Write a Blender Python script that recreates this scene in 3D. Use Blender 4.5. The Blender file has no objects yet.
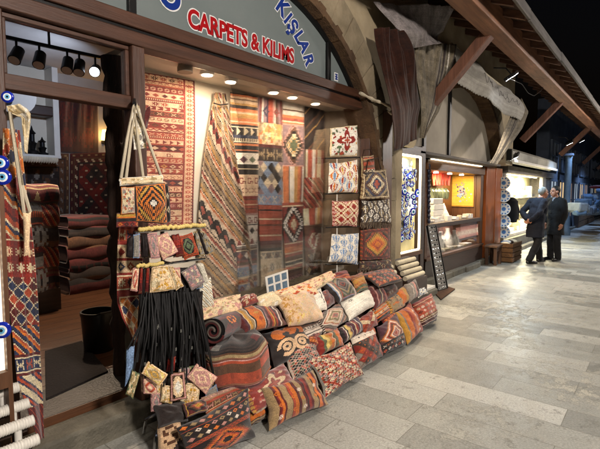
import bpy, math, random
import numpy as np
from mathutils import Vector, Matrix
sc = bpy.context.scene
col = sc.collection
rnd = random.Random(11)
nrg = np.random.default_rng(5)

# ------------------------------------------------------------------ camera model
FPX = 440.0
YAW = math.radians(39.3)
PIT = math.atan(31.5 / FPX)
CAM = np.array([0, 0, 1.6])
F0 = np.array([math.cos(YAW), math.sin(YAW), 0.0])
RT = np.array([math.sin(YAW), -math.cos(YAW), 0.0])
ZZ = np.array([0, 0, 1.0])
FW = F0 * math.cos(PIT) - ZZ * math.sin(PIT)
UP = ZZ * math.cos(PIT) + F0 * math.sin(PIT)


def ray(u, v):
    return FW * FPX + RT * (u - 300) - UP * (v - 224.5)


def P(u, v, X=None, Y=None, Z=None):
    d = ray(u, v)
    t = X / d[0] if X is not None else Y / d[1] if Y is not None else (Z - 1.6) / d[2]
    return CAM + d * t


def PP(u, v, c, n):
    d = ray(u, v)
    return CAM + d * (np.dot(np.asarray(c) - CAM, n) / np.dot(d, n))


# ------------------------------------------------------------------ materials
def hx(h, a=False):
    h = h.lstrip('#')
    c = [int(h[i:i + 2], 16) / 255 for i in (0, 2, 4)]
    c = [x / 12.92 if x <= .04045 else ((x + .055) / 1.055) ** 2.4 for x in c]
    return (c + [1.0]) if a else c


def nodes_of(m):
    m.use_nodes = True
    nt = m.node_tree
    nt.nodes.clear()
    return nt, nt.nodes, nt.links


def M(name, c, c2=None, rough=.7, scale=6, stretch=(1, 1, 1), bump=.15, metal=0.0, var=.2,
      grime=.35, spec=.4, fine=60, coat=0.0, sheen=0.0):
    """generic procedural surface: two-tone noise, large soft stains, fine bump"""
    m = bpy.data.materials.new(name)
    nt, N, L = nodes_of(m)
    out = N.new('ShaderNodeOutputMaterial')
    b = N.new('ShaderNodeBsdfPrincipled')
    tc = N.new('ShaderNodeTexCoord')
    mp = N.new('ShaderNodeMapping')
    mp.inputs['Scale'].default_value = stretch
    L.new(tc.outputs['Object'], mp.inputs['Vector'])
    n1 = N.new('ShaderNodeTexNoise')
    n1.inputs['Scale'].default_value = scale
    n1.inputs['Detail'].default_value = 7
    n1.inputs['Roughness'].default_value = .65
    L.new(mp.outputs[0], n1.inputs['Vector'])
    cr = N.new('ShaderNodeValToRGB')
    base = hx(c)
    if c2:
        a0, a1 = base, hx(c2)
    else:
        a0, a1 = [x * (1 - var) for x in base], [min(1, x * (1 + var)) for x in base]
    cr.color_ramp.elements[0].position = .32
    cr.color_ramp.elements[1].position = .68
    cr.color_ramp.elements[0].color = list(a0) + [1]
    cr.color_ramp.elements[1].color = list(a1) + [1]
    L.new(n1.outputs['Fac'], cr.inputs['Fac'])
    n2 = N.new('ShaderNodeTexNoise')
    n2.inputs['Scale'].default_value = 1.7
    n2.inputs['Detail'].default_value = 4
    L.new(tc.outputs['Object'], n2.inputs['Vector'])
    mr = N.new('ShaderNodeMapRange')
    mr.inputs['From Min'].default_value = .35
    mr.inputs['From Max'].default_value = .65
    mr.inputs['To Min'].default_value = 1 - grime
    mr.inputs['To Max'].default_value = 1.0
    L.new(n2.outputs['Fac'], mr.inputs['Value'])
    mx = N.new('ShaderNodeMix')
    mx.data_type = 'RGBA'
    mx.blend_type = 'MULTIPLY'
    mx.inputs['Factor'].default_value = 1
    L.new(cr.outputs['Color'], mx.inputs[6])
    L.new(mr.outputs[0], mx.inputs[7])
    L.new(mx.outputs[2], b.inputs['Base Color'])
    b.inputs['Roughness'].default_value = rough
    b.inputs['Metallic'].default_value = metal
    b.inputs['Specular IOR Level'].default_value = spec
    b.inputs['Coat Weight'].default_value = coat
    b.inputs['Coat Roughness'].default_value = .35
    b.inputs['Sheen Weight'].default_value = sheen
    if bump:
        n3 = N.new('ShaderNodeTexNoise')
        n3.inputs['Scale'].default_value = fine
        n3.inputs['Detail'].default_value = 5
        L.new(mp.outputs[0], n3.inputs['Vector'])
        ad = N.new('ShaderNodeMath')
        ad.operation = 'ADD'
        L.new(n3.outputs['Fac'], ad.inputs[0])
        L.new(n1.outputs['Fac'], ad.inputs[1])
        bp = N.new('ShaderNodeBump')
        bp.inputs['Strength'].default_value = bump
        bp.inputs['Distance'].default_value = .02
        L.new(ad.outputs[0], bp.inputs['Height'])
        L.new(bp.outputs[0], b.inputs['Normal'])
    L.new(b.outputs[0], out.inputs['Surface'])
    return m


def wood(name, c, axis='X', rough=.6, var=.35, bump=.25, k=1.0, coat=0.0):
    st = {'X': (.35, 5, 5), 'Y': (5, .35, 5), 'Z': (5, 5, .35)}[axis]
    return M(name, c, rough=rough, scale=5 * k, stretch=st, bump=bump, var=var, grime=.3, fine=30, coat=coat)


def emit(name, c, s):
    m = bpy.data.materials.new(name)
    nt, N, L = nodes_of(m)
    out = N.new('ShaderNodeOutputMaterial')
    e = N.new('ShaderNodeEmission')
    e.inputs['Color'].default_value = hx(c, True)
    e.inputs['Strength'].default_value = s
    L.new(e.outputs[0], out.inputs['Surface'])
    return m


def glass(name, tint='ffffff', refl=.9, ior=1.45, rough=.01):
    m = bpy.data.materials.new(name)
    nt, N, L = nodes_of(m)
    out = N.new('ShaderNodeOutputMaterial')
    t = N.new('ShaderNodeBsdfTransparent')
    t.inputs['Color'].default_value = hx(tint, True)
    g = N.new('ShaderNodeBsdfGlossy')
    g.inputs['Roughness'].default_value = rough
    fr = N.new('ShaderNodeFresnel')
    fr.inputs['IOR'].default_value = ior
    mu = N.new('ShaderNodeMath')
    mu.operation = 'MULTIPLY'
    mu.inputs[1].default_value = refl
    L.new(fr.outputs[0], mu.inputs[0])
    mx = N.new('ShaderNodeMixShader')
    L.new(mu.outputs[0], mx.inputs[0])
    L.new(t.outputs[0], mx.inputs[1])
    L.new(g.outputs[0], mx.inputs[2])
    L.new(mx.outputs[0], out.inputs['Surface'])
    return m


def woven(name, weave=260, bump=.5, rough=.92, sheen=.25, wear=.3):
    """textile: the pattern is the dyed colour of each woven cell, with thread bump, fading and fuzz"""
    m = bpy.data.materials.new(name)
    nt, N, L = nodes_of(m)
    out = N.new('ShaderNodeOutputMaterial')
    b = N.new('ShaderNodeBsdfPrincipled')
    at = N.new('ShaderNodeAttribute')
    at.attribute_name = 'Dye'
    tc = N.new('ShaderNodeTexCoord')
    n1 = N.new('ShaderNodeTexNoise')
    n1.inputs['Scale'].default_value = weave
    n1.inputs['Detail'].default_value = 3
    L.new(tc.outputs['Object'], n1.inputs['Vector'])
    n2 = N.new('ShaderNodeTexNoise')
    n2.inputs['Scale'].default_value = 9
    n2.inputs['Detail'].default_value = 6
    L.new(tc.outputs['Object'], n2.inputs['Vector'])
    m1 = N.new('ShaderNodeMapRange')
    m1.inputs['From Min'].default_value = .3
    m1.inputs['From Max'].default_value = .7
    m1.inputs['To Min'].default_value = .55
    m1.inputs['To Max'].default_value = 1.3
    L.new(n1.outputs['Fac'], m1.inputs['Value'])
    m2 = N.new('ShaderNodeMapRange')
    m2.inputs['From Min'].default_value = .3
    m2.inputs['From Max'].default_value = .7
    m2.inputs['To Min'].default_value = 1 - wear
    m2.inputs['To Max'].default_value = 1.1
    L.new(n2.outputs['Fac'], m2.inputs['Value'])
    mu = N.new('ShaderNodeMath')
    mu.operation = 'MULTIPLY'
    L.new(m1.outputs[0], mu.inputs[0])
    L.new(m2.outputs[0], mu.inputs[1])
    mx = N.new('ShaderNodeMix')
    mx.data_type = 'RGBA'
    mx.blend_type = 'MULTIPLY'
    mx.inputs['Factor'].default_value = 1
    L.new(at.outputs['Color'], mx.inputs[6])
    L.new(mu.outputs[0], mx.inputs[7])
    L.new(mx.outputs[2], b.inputs['Base Color'])
    b.inputs['Roughness'].default_value = rough
    b.inputs['Specular IOR Level'].default_value = .15
    b.inputs['Sheen Weight'].default_value = sheen
    b.inputs['Sheen Roughness'].default_value = .6
    ad = N.new('ShaderNodeMath')
    ad.operation = 'ADD'
    L.new(n1.outputs['Fac'], ad.inputs[0])
    L.new(n2.outputs['Fac'], ad.inputs[1])
    bp = N.new('ShaderNodeBump')
    bp.inputs['Strength'].default_value = bump
    bp.inputs['Distance'].default_value = .006
    L.new(ad.outputs[0], bp.inputs['Height'])
    L.new(bp.outputs[0], b.inputs['Normal'])
    L.new(b.outputs[0], out.inputs['Surface'])
    return m


WOOL = woven('woven_wool')
COTTON = woven('woven_cotton', weave=400, bump=.3, wear=.12, sheen=.1)
VELVET = woven('velvet_pile', weave=500, bump=.25, sheen=.6, wear=.35)
LEATHER = woven('printed_leather', weave=120, bump=.25, rough=.55, sheen=0, wear=.2)

# ------------------------------------------------------------------ objects
ORIG = {}


def tag(o, label=None, cat=None, group=None, kind=None):
    if label: o['label'] = label
    if cat: o['category'] = cat
    if group: o['group'] = group
    if kind: o['kind'] = kind
    return o


def thing(name, label, cat, loc, group=None):
    o = bpy.data.objects.new(name, None)
    col.objects.link(o)
    o.location = loc
    o.empty_display_size = .05
    ORIG[o] = np.array(loc, float)
    return tag(o, label, cat, group)


def link(name, V, faces, mat, parent=None, dye=None, smooth=True, angle=38, bevel=0, solid=0):
    V = np.asarray(V, dtype=np.float64)
    if parent is None:
        org = np.array([(V[:, 0].min() + V[:, 0].max()) / 2, (V[:, 1].min() + V[:, 1].max()) / 2, V[:, 2].min()])
    else:
        org = ORIG[parent]
    me = bpy.data.meshes.new(name)
    if isinstance(faces, np.ndarray):
        n = len(faces)
        me.vertices.add(len(V))
        me.vertices.foreach_set('co', (V - org).ravel())
        me.loops.add(n * 4)
        me.loops.foreach_set('vertex_index', faces.ravel().astype(np.int32))
        me.polygons.add(n)
        me.polygons.foreach_set('loop_start', np.arange(0, n * 4, 4, dtype=np.int32))
        me.update(calc_edges=True)
        me.validate()
    else:
        me.from_pydata((V - org).tolist(), [], faces)
    if dye is not None:
        ca = me.color_attributes.new('Dye', 'FLOAT_COLOR', 'CORNER')
        d = np.ones((len(dye), 4))
        d[:, :3] = dye
        ca.data.foreach_set('color', np.repeat(d, 4, axis=0).ravel())
    if smooth:
        me.polygons.foreach_set('use_smooth', [True] * len(me.polygons))
        if angle: me.set_sharp_from_angle(angle=math.radians(angle))
    me.materials.append(mat)
    o = bpy.data.objects.new(name, me)
    col.objects.link(o)
    if parent is None:
        o.location = org
    else:
        o.parent = parent
    ORIG[o] = org
    if bevel:
        md = o.modifiers.new('bevel', 'BEVEL')
        md.width = bevel
        md.segments = 2
        md.limit_method = 'ANGLE'
    if solid:
        md = o.modifiers.new('solid', 'SOLIDIFY')
        md.thickness = solid
        md.offset = 0
    return o


def kids(o):
    return [c for c in bpy.data.objects if c.parent is o]


def dup(root, loc, label, group=None, rz=None):
    """copy of a thing, its parts and sub-parts"""
    r = root.copy()
    col.objects.link(r)
    r.location = loc
    ORIG[r] = np.array(loc, float)
    if rz is not None: r.rotation_euler.z = rz
    r['label'] = label
    if group: r['group'] = group

    def rec(a, b):
        for ch in kids(a):
            c = ch.copy()
            col.objects.link(c)
            c.parent = b
            rec(ch, c)
    rec(root, r)
    return r


class MB:
    def __init__(s):
        s.V, s.F = [], []

    def add(s, V, F):
        o = len(s.V)
        s.V += [tuple(map(float, v)) for v in V]
        s.F += [[i + o for i in f] for f in F]
        return s

    def box(s, a, b, M_=None):
        x0, y0, z0 = a
        x1, y1, z1 = b
        V = [(x0, y0, z0), (x1, y0, z0), (x1, y1, z0), (x0, y1, z0), (x0, y0, z1), (x1, y0, z1), (x1, y1, z1), (x0, y1, z1)]
        if M_ is not None: V = [tuple(M_ @ Vector(v)) for v in V]
        return s.add(V, [(0, 3, 2, 1), (4, 5, 6, 7), (0, 1, 5, 4), (1, 2, 6, 5), (2, 3, 7, 6), (3, 0, 4, 7)])

    def beam(s, p0, p1, w, h, upv=(0, 0, 1)):
        p0, p1 = np.array(p0, float), np.array(p1, float)
        d = (p1 - p0) / np.linalg.norm(p1 - p0)
        a = np.cross(d, upv)
        a /= np.linalg.norm(a)
        b = np.cross(a, d)
        V = []
        for p in (p0, p1):
            for sa, sb in ((-1, -1), (1, -1), (1, 1), (-1, 1)):
                V.append(p + a * sa * w / 2 + b * sb * h / 2)
        return s.add(V, [(0, 1, 2, 3), (7, 6, 5, 4), (0, 4, 5, 1), (1, 5, 6, 2), (2, 6, 7, 3), (3, 7, 4, 0)])

    def tube(s, pts, r, n=8, caps=True):
        pts = [np.array(p, float) for p in pts]
        rs = r if isinstance(r, (list, tuple)) else [r] * len(pts)
        V, F = [], []
        ref = None
        for i, p in enumerate(pts):
            d = pts[min(i + 1, len(pts) - 1)] - pts[max(i - 1, 0)]
            d = d / (np.linalg.norm(d) + 1e-9)
            if ref is None:
                ref = np.cross(d, (0, 0, 1) if abs(d[2]) < .9 else (1, 0, 0))
            a = ref - d * np.dot(ref, d)
            a /= np.linalg.norm(a) + 1e-9
            ref = a
            b = np.cross(d, a)
            for k in range(n):
                t = 2 * math.pi * k / n
                V.append(p + (a * math.cos(t) + b * math.sin(t)) * rs[i])
        for i in range(len(pts) - 1):
            for k in range(n):
                k2 = (k + 1) % n
                F.append((i * n + k, i * n + k2, (i + 1) * n + k2, (i + 1) * n + k))
        if caps:
            F.append(tuple(range(n - 1, -1, -1)))
            F.append(tuple((len(pts) - 1) * n + k for k in range(n)))
        return s.add(V, F)

    def lathe(s, prof, c, n=20, axis=(0, 0, 1)):
        ax = Vector(axis).normalized()
        q = Vector((0, 0, 1)).rotation_difference(ax)
        V, F = [], []
        for r, z in prof:
            for k in range(n):
                t = 2 * math.pi * k / n
                v = q @ Vector((r * math.cos(t), r * math.sin(t), z))
                V.append((c[0] + v.x, c[1] + v.y, c[2] + v.z))
        for i in range(len(prof) - 1):
            for k in range(n):
                k2 = (k + 1) % n
                F.append((i * n + k, i * n + k2, (i + 1) * n + k2, (i + 1) * n + k))
        F.append(tuple(range(n - 1, -1, -1)))
        F.append(tuple((len(prof) - 1) * n + k for k in range(n)))
        return s.add(V, F)

    def ball(s, c, r, n=12, m=8):
        r = r if isinstance(r, (tuple, list)) else (r, r, r)
        V = [(c[0], c[1], c[2] - r[2])]
        F = []
        for i in range(1, m):
            th = math.pi * i / m
            for k in range(n):
                t = 2 * math.pi * k / n
                V.append((c[0] + r[0] * math.sin(th) * math.cos(t), c[1] + r[1] * math.sin(th) * math.sin(t), c[2] - r[2] * math.cos(th)))
        V.append((c[0], c[1], c[2] + r[2]))
        for k in range(n):
            F.append((0, 1 + (k + 1) % n, 1 + k))
        for i in range(m - 2):
            for k in range(n):
                a, b = 1 + i * n + k, 1 + i * n + (k + 1) % n
                F.append((a, b, b + n, a + n))
        e = len(V) - 1
        for k in range(n):
            F.append((e, e - n + k, e - n + (k + 1) % n))
        return s.add(V, F)

    def prism(s, poly, axis, a, b):
        """poly of 2-D points in the plane across the axis, extruded from a to b"""
        def mk(p, t):
            return {'X': (t, p[0], p[1]), 'Y': (p[0], t, p[1]), 'Z': (p[0], p[1], t)}[axis]
        n = len(poly)
        V = [mk(p, a) for p in poly] + [mk(p, b) for p in poly]
        F = [tuple(range(n)), tuple(range(2 * n - 1, n - 1, -1))]
        for i in range(n):
            j = (i + 1) % n
            F.append((i, i + n, j + n, j))
        return s.add(V, F)

    def build(s, name, mat, parent=None, bevel=0, smooth=True, angle=38, solid=0):
        o = link(name, s.V, s.F, mat, parent, smooth=smooth, angle=angle, bevel=bevel, solid=solid)
        return o


def bx(a, b):
    return MB().box(a, b)


# ------------------------------------------------------------------ textile patterns (arrays of dyed cells, row 0 at the bottom)
PAL = {k: np.array(hx(v)) for k, v in dict(r='8c2a20', R='ad4a2e', o='d4762a', y='c9993f', c='dccba6', w='e8e1d2', n='63422c', k='231c1c',
       b='2c3350', B='7b95b8', g='5d6a4c', p='54323f', P='c9958b', G='8b857c', t='a58f66', m='5c2020', l='e9c9a0', d='3a2e2a', v='94797f', Y='e8d27a').items()}
MOT = {
    'd': ["...#...", "..###..", ".##.##.", "##...##", ".##.##.", "..###..", "...#..."],
    'D': ["...#...", "..###..", ".#####.", "#######", ".#####.", "..###..", "...#..."],
    'x': ["#...#", ".#.#.", "..#..", ".#.#.", "#...#"],
    'h': ["####..", "#..#..", "#.....", "#..###", "#..#.#", "####.#"],
    's': [".###.", "#...#", "##...", "...##", "#...#", ".###."],
    't': ["#......", "##.....", "###....", "####...", "###....", "##.....", "#......"],
    'A': ["...#...", "..###..", "..###..", ".#####.", ".#####.", "#######"],
    'z': ["#....#", "##..##", ".####.", "..##.."],
    'q': ["##..", "##..", "..##", "..##"],
    'e': ["#.", "#.", "#."],
    '*': ["..#.#..", "#.###.#", ".##.##.", "###.###", ".##.##.", "#.###.#", "..#.#.."],
    'H': ["#.....#", "#.....#", "##.#.##", ".#####.", "##.#.##", "#.....#", "#.....#"],
    'c': ["##.", "##.", "...", ],
}


def bands(spec, W):
    rows = []
    for tok in spec.split():
        if ':' not in tok:
            rows.append(np.tile(PAL[tok[0]], (int(tok[1:]), W, 1)))
        else:
            mo, cs = tok.split(':')
            bm = np.array([[ch == '#' for ch in r] for r in MOT[mo]][::-1])
            h, w = bm.shape
            pad = 1 if mo not in 'ezqt' else 0
            cell = np.zeros((h + 2 * pad, w + pad * 2), bool)
            cell[pad:pad + h, pad:pad + w] = bm
            k = W // cell.shape[1] + 1
            full = np.tile(cell, (1, k))[:, :W]
            fg = np.tile(PAL[cs[1]], (full.shape[0], W, 1))
            if len(cs) > 2:
                idx = (np.arange(W) // cell.shape[1]) % (len(cs) - 1)
                fg = np.array([PAL[q] for q in cs[1:]])[idx][None, :, :].repeat(full.shape[0], 0)
            rows.append(np.where(full[..., None], fg, PAL[cs[0]]))
    return np.concatenate(rows, 0)


def randspec(seed, pal, total):
    r = random.Random(seed)
    out, h = [], 0
    while h < total:
        if r.random() < .55:
            for _ in range(r.randint(2, 4)):
                q = r.choice(pal)
                n = r.choice([1, 1, 2, 2, 3, 5])
                out.append(q + str(n))
                h += n
        else:
            mo = r.choice('dDxhstAzqe*H')
            bg = r.choice(pal)
            fg = ''.join(r.choice([q for q in pal if q != bg]) for _ in range(r.choice([1, 2, 3])))
            out.append(mo + ':' + bg + fg)
            h += len(MOT[mo]) + (2 if mo not in 'ezqt' else 0)
    return ' '.join(out)


def rband(seed, pal, H, W, vert=False):
    if vert:
        return np.rot90(bands(randspec(seed, pal, W), H)[:W]).copy()
    return bands(randspec(seed, pal, H), W)[:H]


def grid(H, W):
    y, x = np.mgrid[0:H, 0:W]
    return x, y


def border(A, spec):
    """concentric borders: 'c2 r1 z..' plain widths and dashed 'c/k3' two-colour blocks"""
    H, W = A.shape[:2]
    x, y = grid(H, W)
    e = np.minimum(np.minimum(x, W - 1 - x), np.minimum(y, H - 1 - y))
    o = 0
    for tok in spec.split():
        w = int(tok[-1])
        msk = (e >= o) & (e < o + w)
        A[msk] = PAL[tok[0]]
        if '/' in tok:
            q = ((x + y) // 2 % 3 == 0) & msk & ((e - o) >= (w > 2)) & ((e - o) < w - (w > 2))
            A[q] = PAL[tok[2]]
        o += w
    return A


def medal(H, W, cols, k=5, step=2, bd='', hook=True, nx=1, ny=1):
    x, y = grid(H, W)
    cw, ch = W / nx, H / ny
    xs = (np.abs((x % cw) - cw / 2 + .5) // step) * step / (cw / 2)
    ys = (np.abs((y % ch) - ch / 2 + .5) // step) * step / (ch / 2)
    d = (xs + ys)
    i = np.floor(d * k).astype(int)
    A = np.array([PAL[c] for c in cols])[np.clip(i, 0, len(cols) - 1)]
    if hook:
        fr = d * k - i
        msk = (fr > .55) & (((x // step) + (y // step)) % 2 == 0) & (i > 0)
        A[msk] = np.array([PAL[c] for c in cols])[np.clip(i + 1, 0, len(cols) - 1)][msk]
    return border(A, bd) if bd else A


def lattice(H, W, p, cols, line=None, bd='', dot=None):
    x, y = grid(H, W)
    a, b = (x + y) // p, (x - y + 400 * p) // p
    A = np.array([PAL[c] for c in cols])[(a * 3 + b * 5 + (a * b) % 3) % len(cols)]
    if line:
        A[((x + y) % p == 0) | ((x - y + 400 * p) % p == 0)] = PAL[line]
    if dot:
        m = ((x + y) % p // 2 == p // 4) & (((x - y + 400 * p) % p) // 2 == p // 4)
        A[m] = PAL[dot]
    return border(A, bd) if bd else A


def diag(H, W, seq, slope=.8, mots=()):
    x, y = grid(H, W)
    s = ''.join(c * int(n) for c, n in zip(seq[::2], seq[1::2]))
    i = (x * slope + y).astype(int)
    A = np.array([PAL[c] for c in s])[i % len(s)]
    for (o, w, bg, fgs) in mots:
        r = i % 120 - o
        m = (r >= 0) & (r < w)
        A[m] = PAL[bg]
        q = ((x - y // 2) // 3 % 3)
        z = np.abs((x % 8) - 4) + np.abs(r - w / 2)
        A[m & (z < w * .45)] = PAL[fgs[0]]
        A[m & (z < w * .22)] = PAL[fgs[-1]]
    return A


def ikat(H, W, bg, cols, p=12, q=14):
    x, y = grid(H, W)
    A = np.tile(PAL[bg], (H, W, 1))
    cx = x // p
    yy = (y + (cx % 2) * q // 2)
    dy = yy % q / q
    dx = np.abs(x % p - p / 2 + .5) / (p / 2)
    edge = np.where(dy < .6, np.sqrt(np.clip(dy / .6, 0, 1)), 1 - (dy - .6) / .4 * .9)
    jit = nrg.random((H, W)) * .12
    k = (cx + yy // q) % len(cols)
    C = np.array([PAL[c] for c in cols])
    A[dx + jit < edge] = C[k][dx + jit < edge]
    A[dx + jit < edge * .62] = PAL[bg]
    A[dx + jit < edge * .34] = C[(k + 1) % len(cols)][dx + jit < edge * .34]
    return A


def floral(H, W, bg, dots, n=60, seed=1, big=None, bd=''):
    r = random.Random(seed)
    x, y = grid(H, W)
    A = np.tile(PAL[bg], (H, W, 1))
    for _ in range(n):
        cx, cy, rr = r.uniform(0, W), r.uniform(0, H), r.uniform(.8, 2.4)
        d = np.hypot((x - cx) * r.uniform(.6, 1.4), y - cy)
        A[d < rr] = PAL[r.choice(dots)]
    if big:
        d = np.hypot(x - W / 2, y - H / 2)
        th = np.arctan2(y - H / 2, x - W / 2)
        rad = min(W, H) * .26 * (1 + .35 * np.cos(4 * th))
        A[d < rad] = PAL[big[0]]
        A[d < rad * .55] = PAL[bg]
        A[d < rad * .35] = PAL[big[-1]]
    return border(A, bd) if bd else A


def horns(H, W, bg, fg, fg2):
    """big scrolling ram-horn hooks on a dark ground"""
    x, y = grid(H, W)
    A = np.tile(PAL[bg], (H, W, 1))
    for cx, cy, c, s in ((W * .3, H * .33, fg, 1), (W * .72, H * .33, fg, -1), (W * .25, H * .78, fg2, -1), (W * .55, H * .8, fg2, 1), (W * .85, H * .78, fg2, 1)):
        R = H * (.2 if c == fg else .13)
        d, th = np.hypot(x - cx, y - cy), np.arctan2(y - cy, (x - cx) * s)
        m = (np.abs(d - R) < H * .045) & (th > -2.2)
        m |= (np.abs(d - R * .4) < H * .04)
        A[m] = PAL[c]
    return A


def stripes(H, W, seq, mot=None):
    """vertical stripes 'c4 r1 ..' stretched to the width"""
    s = []
    for t in seq.split():
        s += [t[0]] * int(t[1:])
    A = np.array([PAL[c] for c in s])[(np.arange(W) * len(s) / W).astype(int)]
    A = np.tile(A[None], (H, 1, 1))
    return A


def patch(A, B, x0, y0):
    h, w = B.shape[:2]
    A[y0:y0 + h, x0:x0 + w] = B[:max(0, A.shape[0] - y0), :max(0, A.shape[1] - x0)]
    return A


def stamp(A, mot, cx, cy, c, sc_=1):
    bm = np.array([[ch == '#' for ch in r] for r in MOT[mot]][::-1]).repeat(sc_, 0).repeat(sc_, 1)
    h, w = bm.shape
    y0, x0 = int(cy - h / 2), int(cx - w / 2)
    for j in range(h):
        for i in range(w):
            if bm[j, i] and 0 <= y0 + j < A.shape[0] and 0 <= x0 + i < A.shape[1]:
                A[y0 + j, x0 + i] = PAL[c]
    return A


def solid(H, W, c):
    return np.tile(PAL[c], (H, W, 1))


def dyes(A, amt=.1):
    H, W = A.shape[:2]
    n = 1 + amt * nrg.standard_normal((H, W, 1))
    n *= 1 + .06 * nrg.standard_normal((H, 1, 1))
    return np.clip(A * n, 0.003, 1).reshape(-1, 3)


def gridfaces(H, W, flip=False):
    j, i = np.mgrid[0:H, 0:W]
    a = (j * (W + 1) + i).ravel()
    q = np.stack([a, a + 1, a + W + 2, a + W + 1], 1)
    return q[:, ::-1] if flip else q


def bil(c, s, t):
    """corners TL,TR,BR,BL ; s,t in 0..1"""
    TL, TR, BR, BL = [np.asarray(p)[None, None] for p in c]
    s, t = s[..., None], t[..., None]
    return (BL * (1 - s) + BR * s) * (1 - t) + (TL * (1 - s) + TR * s) * t


def pillow_mesh(c, arr, T, n, pinch=.07, backcol='n', seed=0, sag=0.0, tint=1.0):
    H, W = arr.shape[:2]
    t, s = np.mgrid[0:H + 1, 0:W + 1].astype(float)
    s, t = s / W * 2 - 1, t / H * 2 - 1
    r = np.random.default_rng(seed)
    j_ = .02 if pinch < .05 else .035
    s2 = s * (1 - pinch * (1 - t ** 2)) * (1 + j_ * np.sin(3 * t + r.uniform(0, 6)) + j_ * .5 * np.sin(7 * t + r.uniform(0, 6)))
    t2 = t * (1 - pinch * (1 - s ** 2)) * (1 + j_ * np.sin(3 * s + r.uniform(0, 6)) + j_ * .5 * np.sin(7 * s + r.uniform(0, 6)))
    base = bil(c, (s2 + 1) / 2, (t2 + 1) / 2)
    prof = np.clip((1 - s ** 2) * (1 - t ** 2), 0, 1) ** .42
    wr = 0
    for _ in range(5):
        a, b, p = r.uniform(-9, 9), r.uniform(-9, 9), r.uniform(0, 6)
        wr = wr + .05 * np.sin(a * s + b * t + p)
    rim = (1 - np.clip(prof, 0, 1)) * 0.12 * np.sin(14 * (s + t) + r.uniform(0, 6)) * prof
    h = T * (prof * (1 + wr + sag * (-t)) + rim)
    n = np.asarray(n, float)
    n = n / np.linalg.norm(n)
    f = base + h[..., None] * n
    bk = base - (h * .9)[..., None] * n
    V = np.concatenate([f.reshape(-1, 3), bk.reshape(-1, 3)])
    q1 = gridfaces(H, W)
    q2 = gridfaces(H, W, True) + (H + 1) * (W + 1)
    # which way round faces the normal
    e = np.cross(V[q1[0, 1]] - V[q1[0, 0]], V[q1[0, 3]] - V[q1[0, 0]])
    mid = q1[len(q1) // 2]
    e = np.cross(V[mid[1]] - V[mid[0]], V[mid[3]] - V[mid[0]])
    if np.dot(e, n) < 0: q1, q2 = q1[:, ::-1], q2[:, ::-1]
    d1 = dyes(arr * tint)
    d2 = dyes(solid(H, W, backcol))
    return V, np.concatenate([q1, q2]), np.concatenate([d1, d2])


SL_N = np.array([0, -.70, .71])
SL_P = np.array([0, 1.95, 0.0])
_seed = [0]


def cushion(label, px, arr, n=None, T=.075, off=.05, ground=False, Y=None, mat=None, name='cushion', cat='cushion',
            group='cushions heaped below the shop window', back='n', pinch=.07, parent=None, sag=0.12, lean_=32):
    n = np.array(SL_N if n is None else n, float)
    n /= np.linalg.norm(n)
    u = sum(p[0] for p in px) / 4
    v = sum(p[1] for p in px) / 4
    if Y is not None:
        c = P(u, v, Y=Y)
    else:
        c = PP(u, v, SL_P + SL_N * off, SL_N)
    q = [PP(a, b, c, n) for a, b in px]
    if ground:
        # both lower corners rest on the paving, the face leans back from them
        bl, br = P(*px[3], Z=.022), P(*px[2], Z=.022)
        e = (br - bl) / np.linalg.norm(br - bl)
        back_ = np.array([-e[1], e[0], 0.])
        if back_[1] < 0: back_ = -back_
        lean = math.radians(lean_)
        w_ = back_ * math.sin(lean) + ZZ * math.cos(lean)
        n = np.cross(e, w_)
        if n[1] > 0: n = -n
        c = (bl + br) / 2
        q = [PP(*px[0], c, n), PP(*px[1], c, n), br, bl]
    _seed[0] += 1
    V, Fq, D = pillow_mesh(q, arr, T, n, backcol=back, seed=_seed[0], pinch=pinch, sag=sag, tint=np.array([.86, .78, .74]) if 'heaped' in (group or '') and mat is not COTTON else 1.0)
    if ground: V[:, 2] = np.maximum(V[:, 2], .006)
    o = link(name, V, Fq, mat or WOOL, parent, dye=D, angle=0)
    if parent is None: tag(o, label, cat, group)
    elif label: o['label'] = label
    return o


def poly_at(pts, f):
    pts = [np.asarray(p, float) for p in pts]
    L = [0]
    for a, b in zip(pts, pts[1:]): L.append(L[-1] + np.linalg.norm(b - a))
    L = np.array(L) / L[-1]
    out = np.stack([np.interp(f, L, [p[k] for p in pts]) for k in range(len(pts[0]))], -1)
    return out


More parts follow.
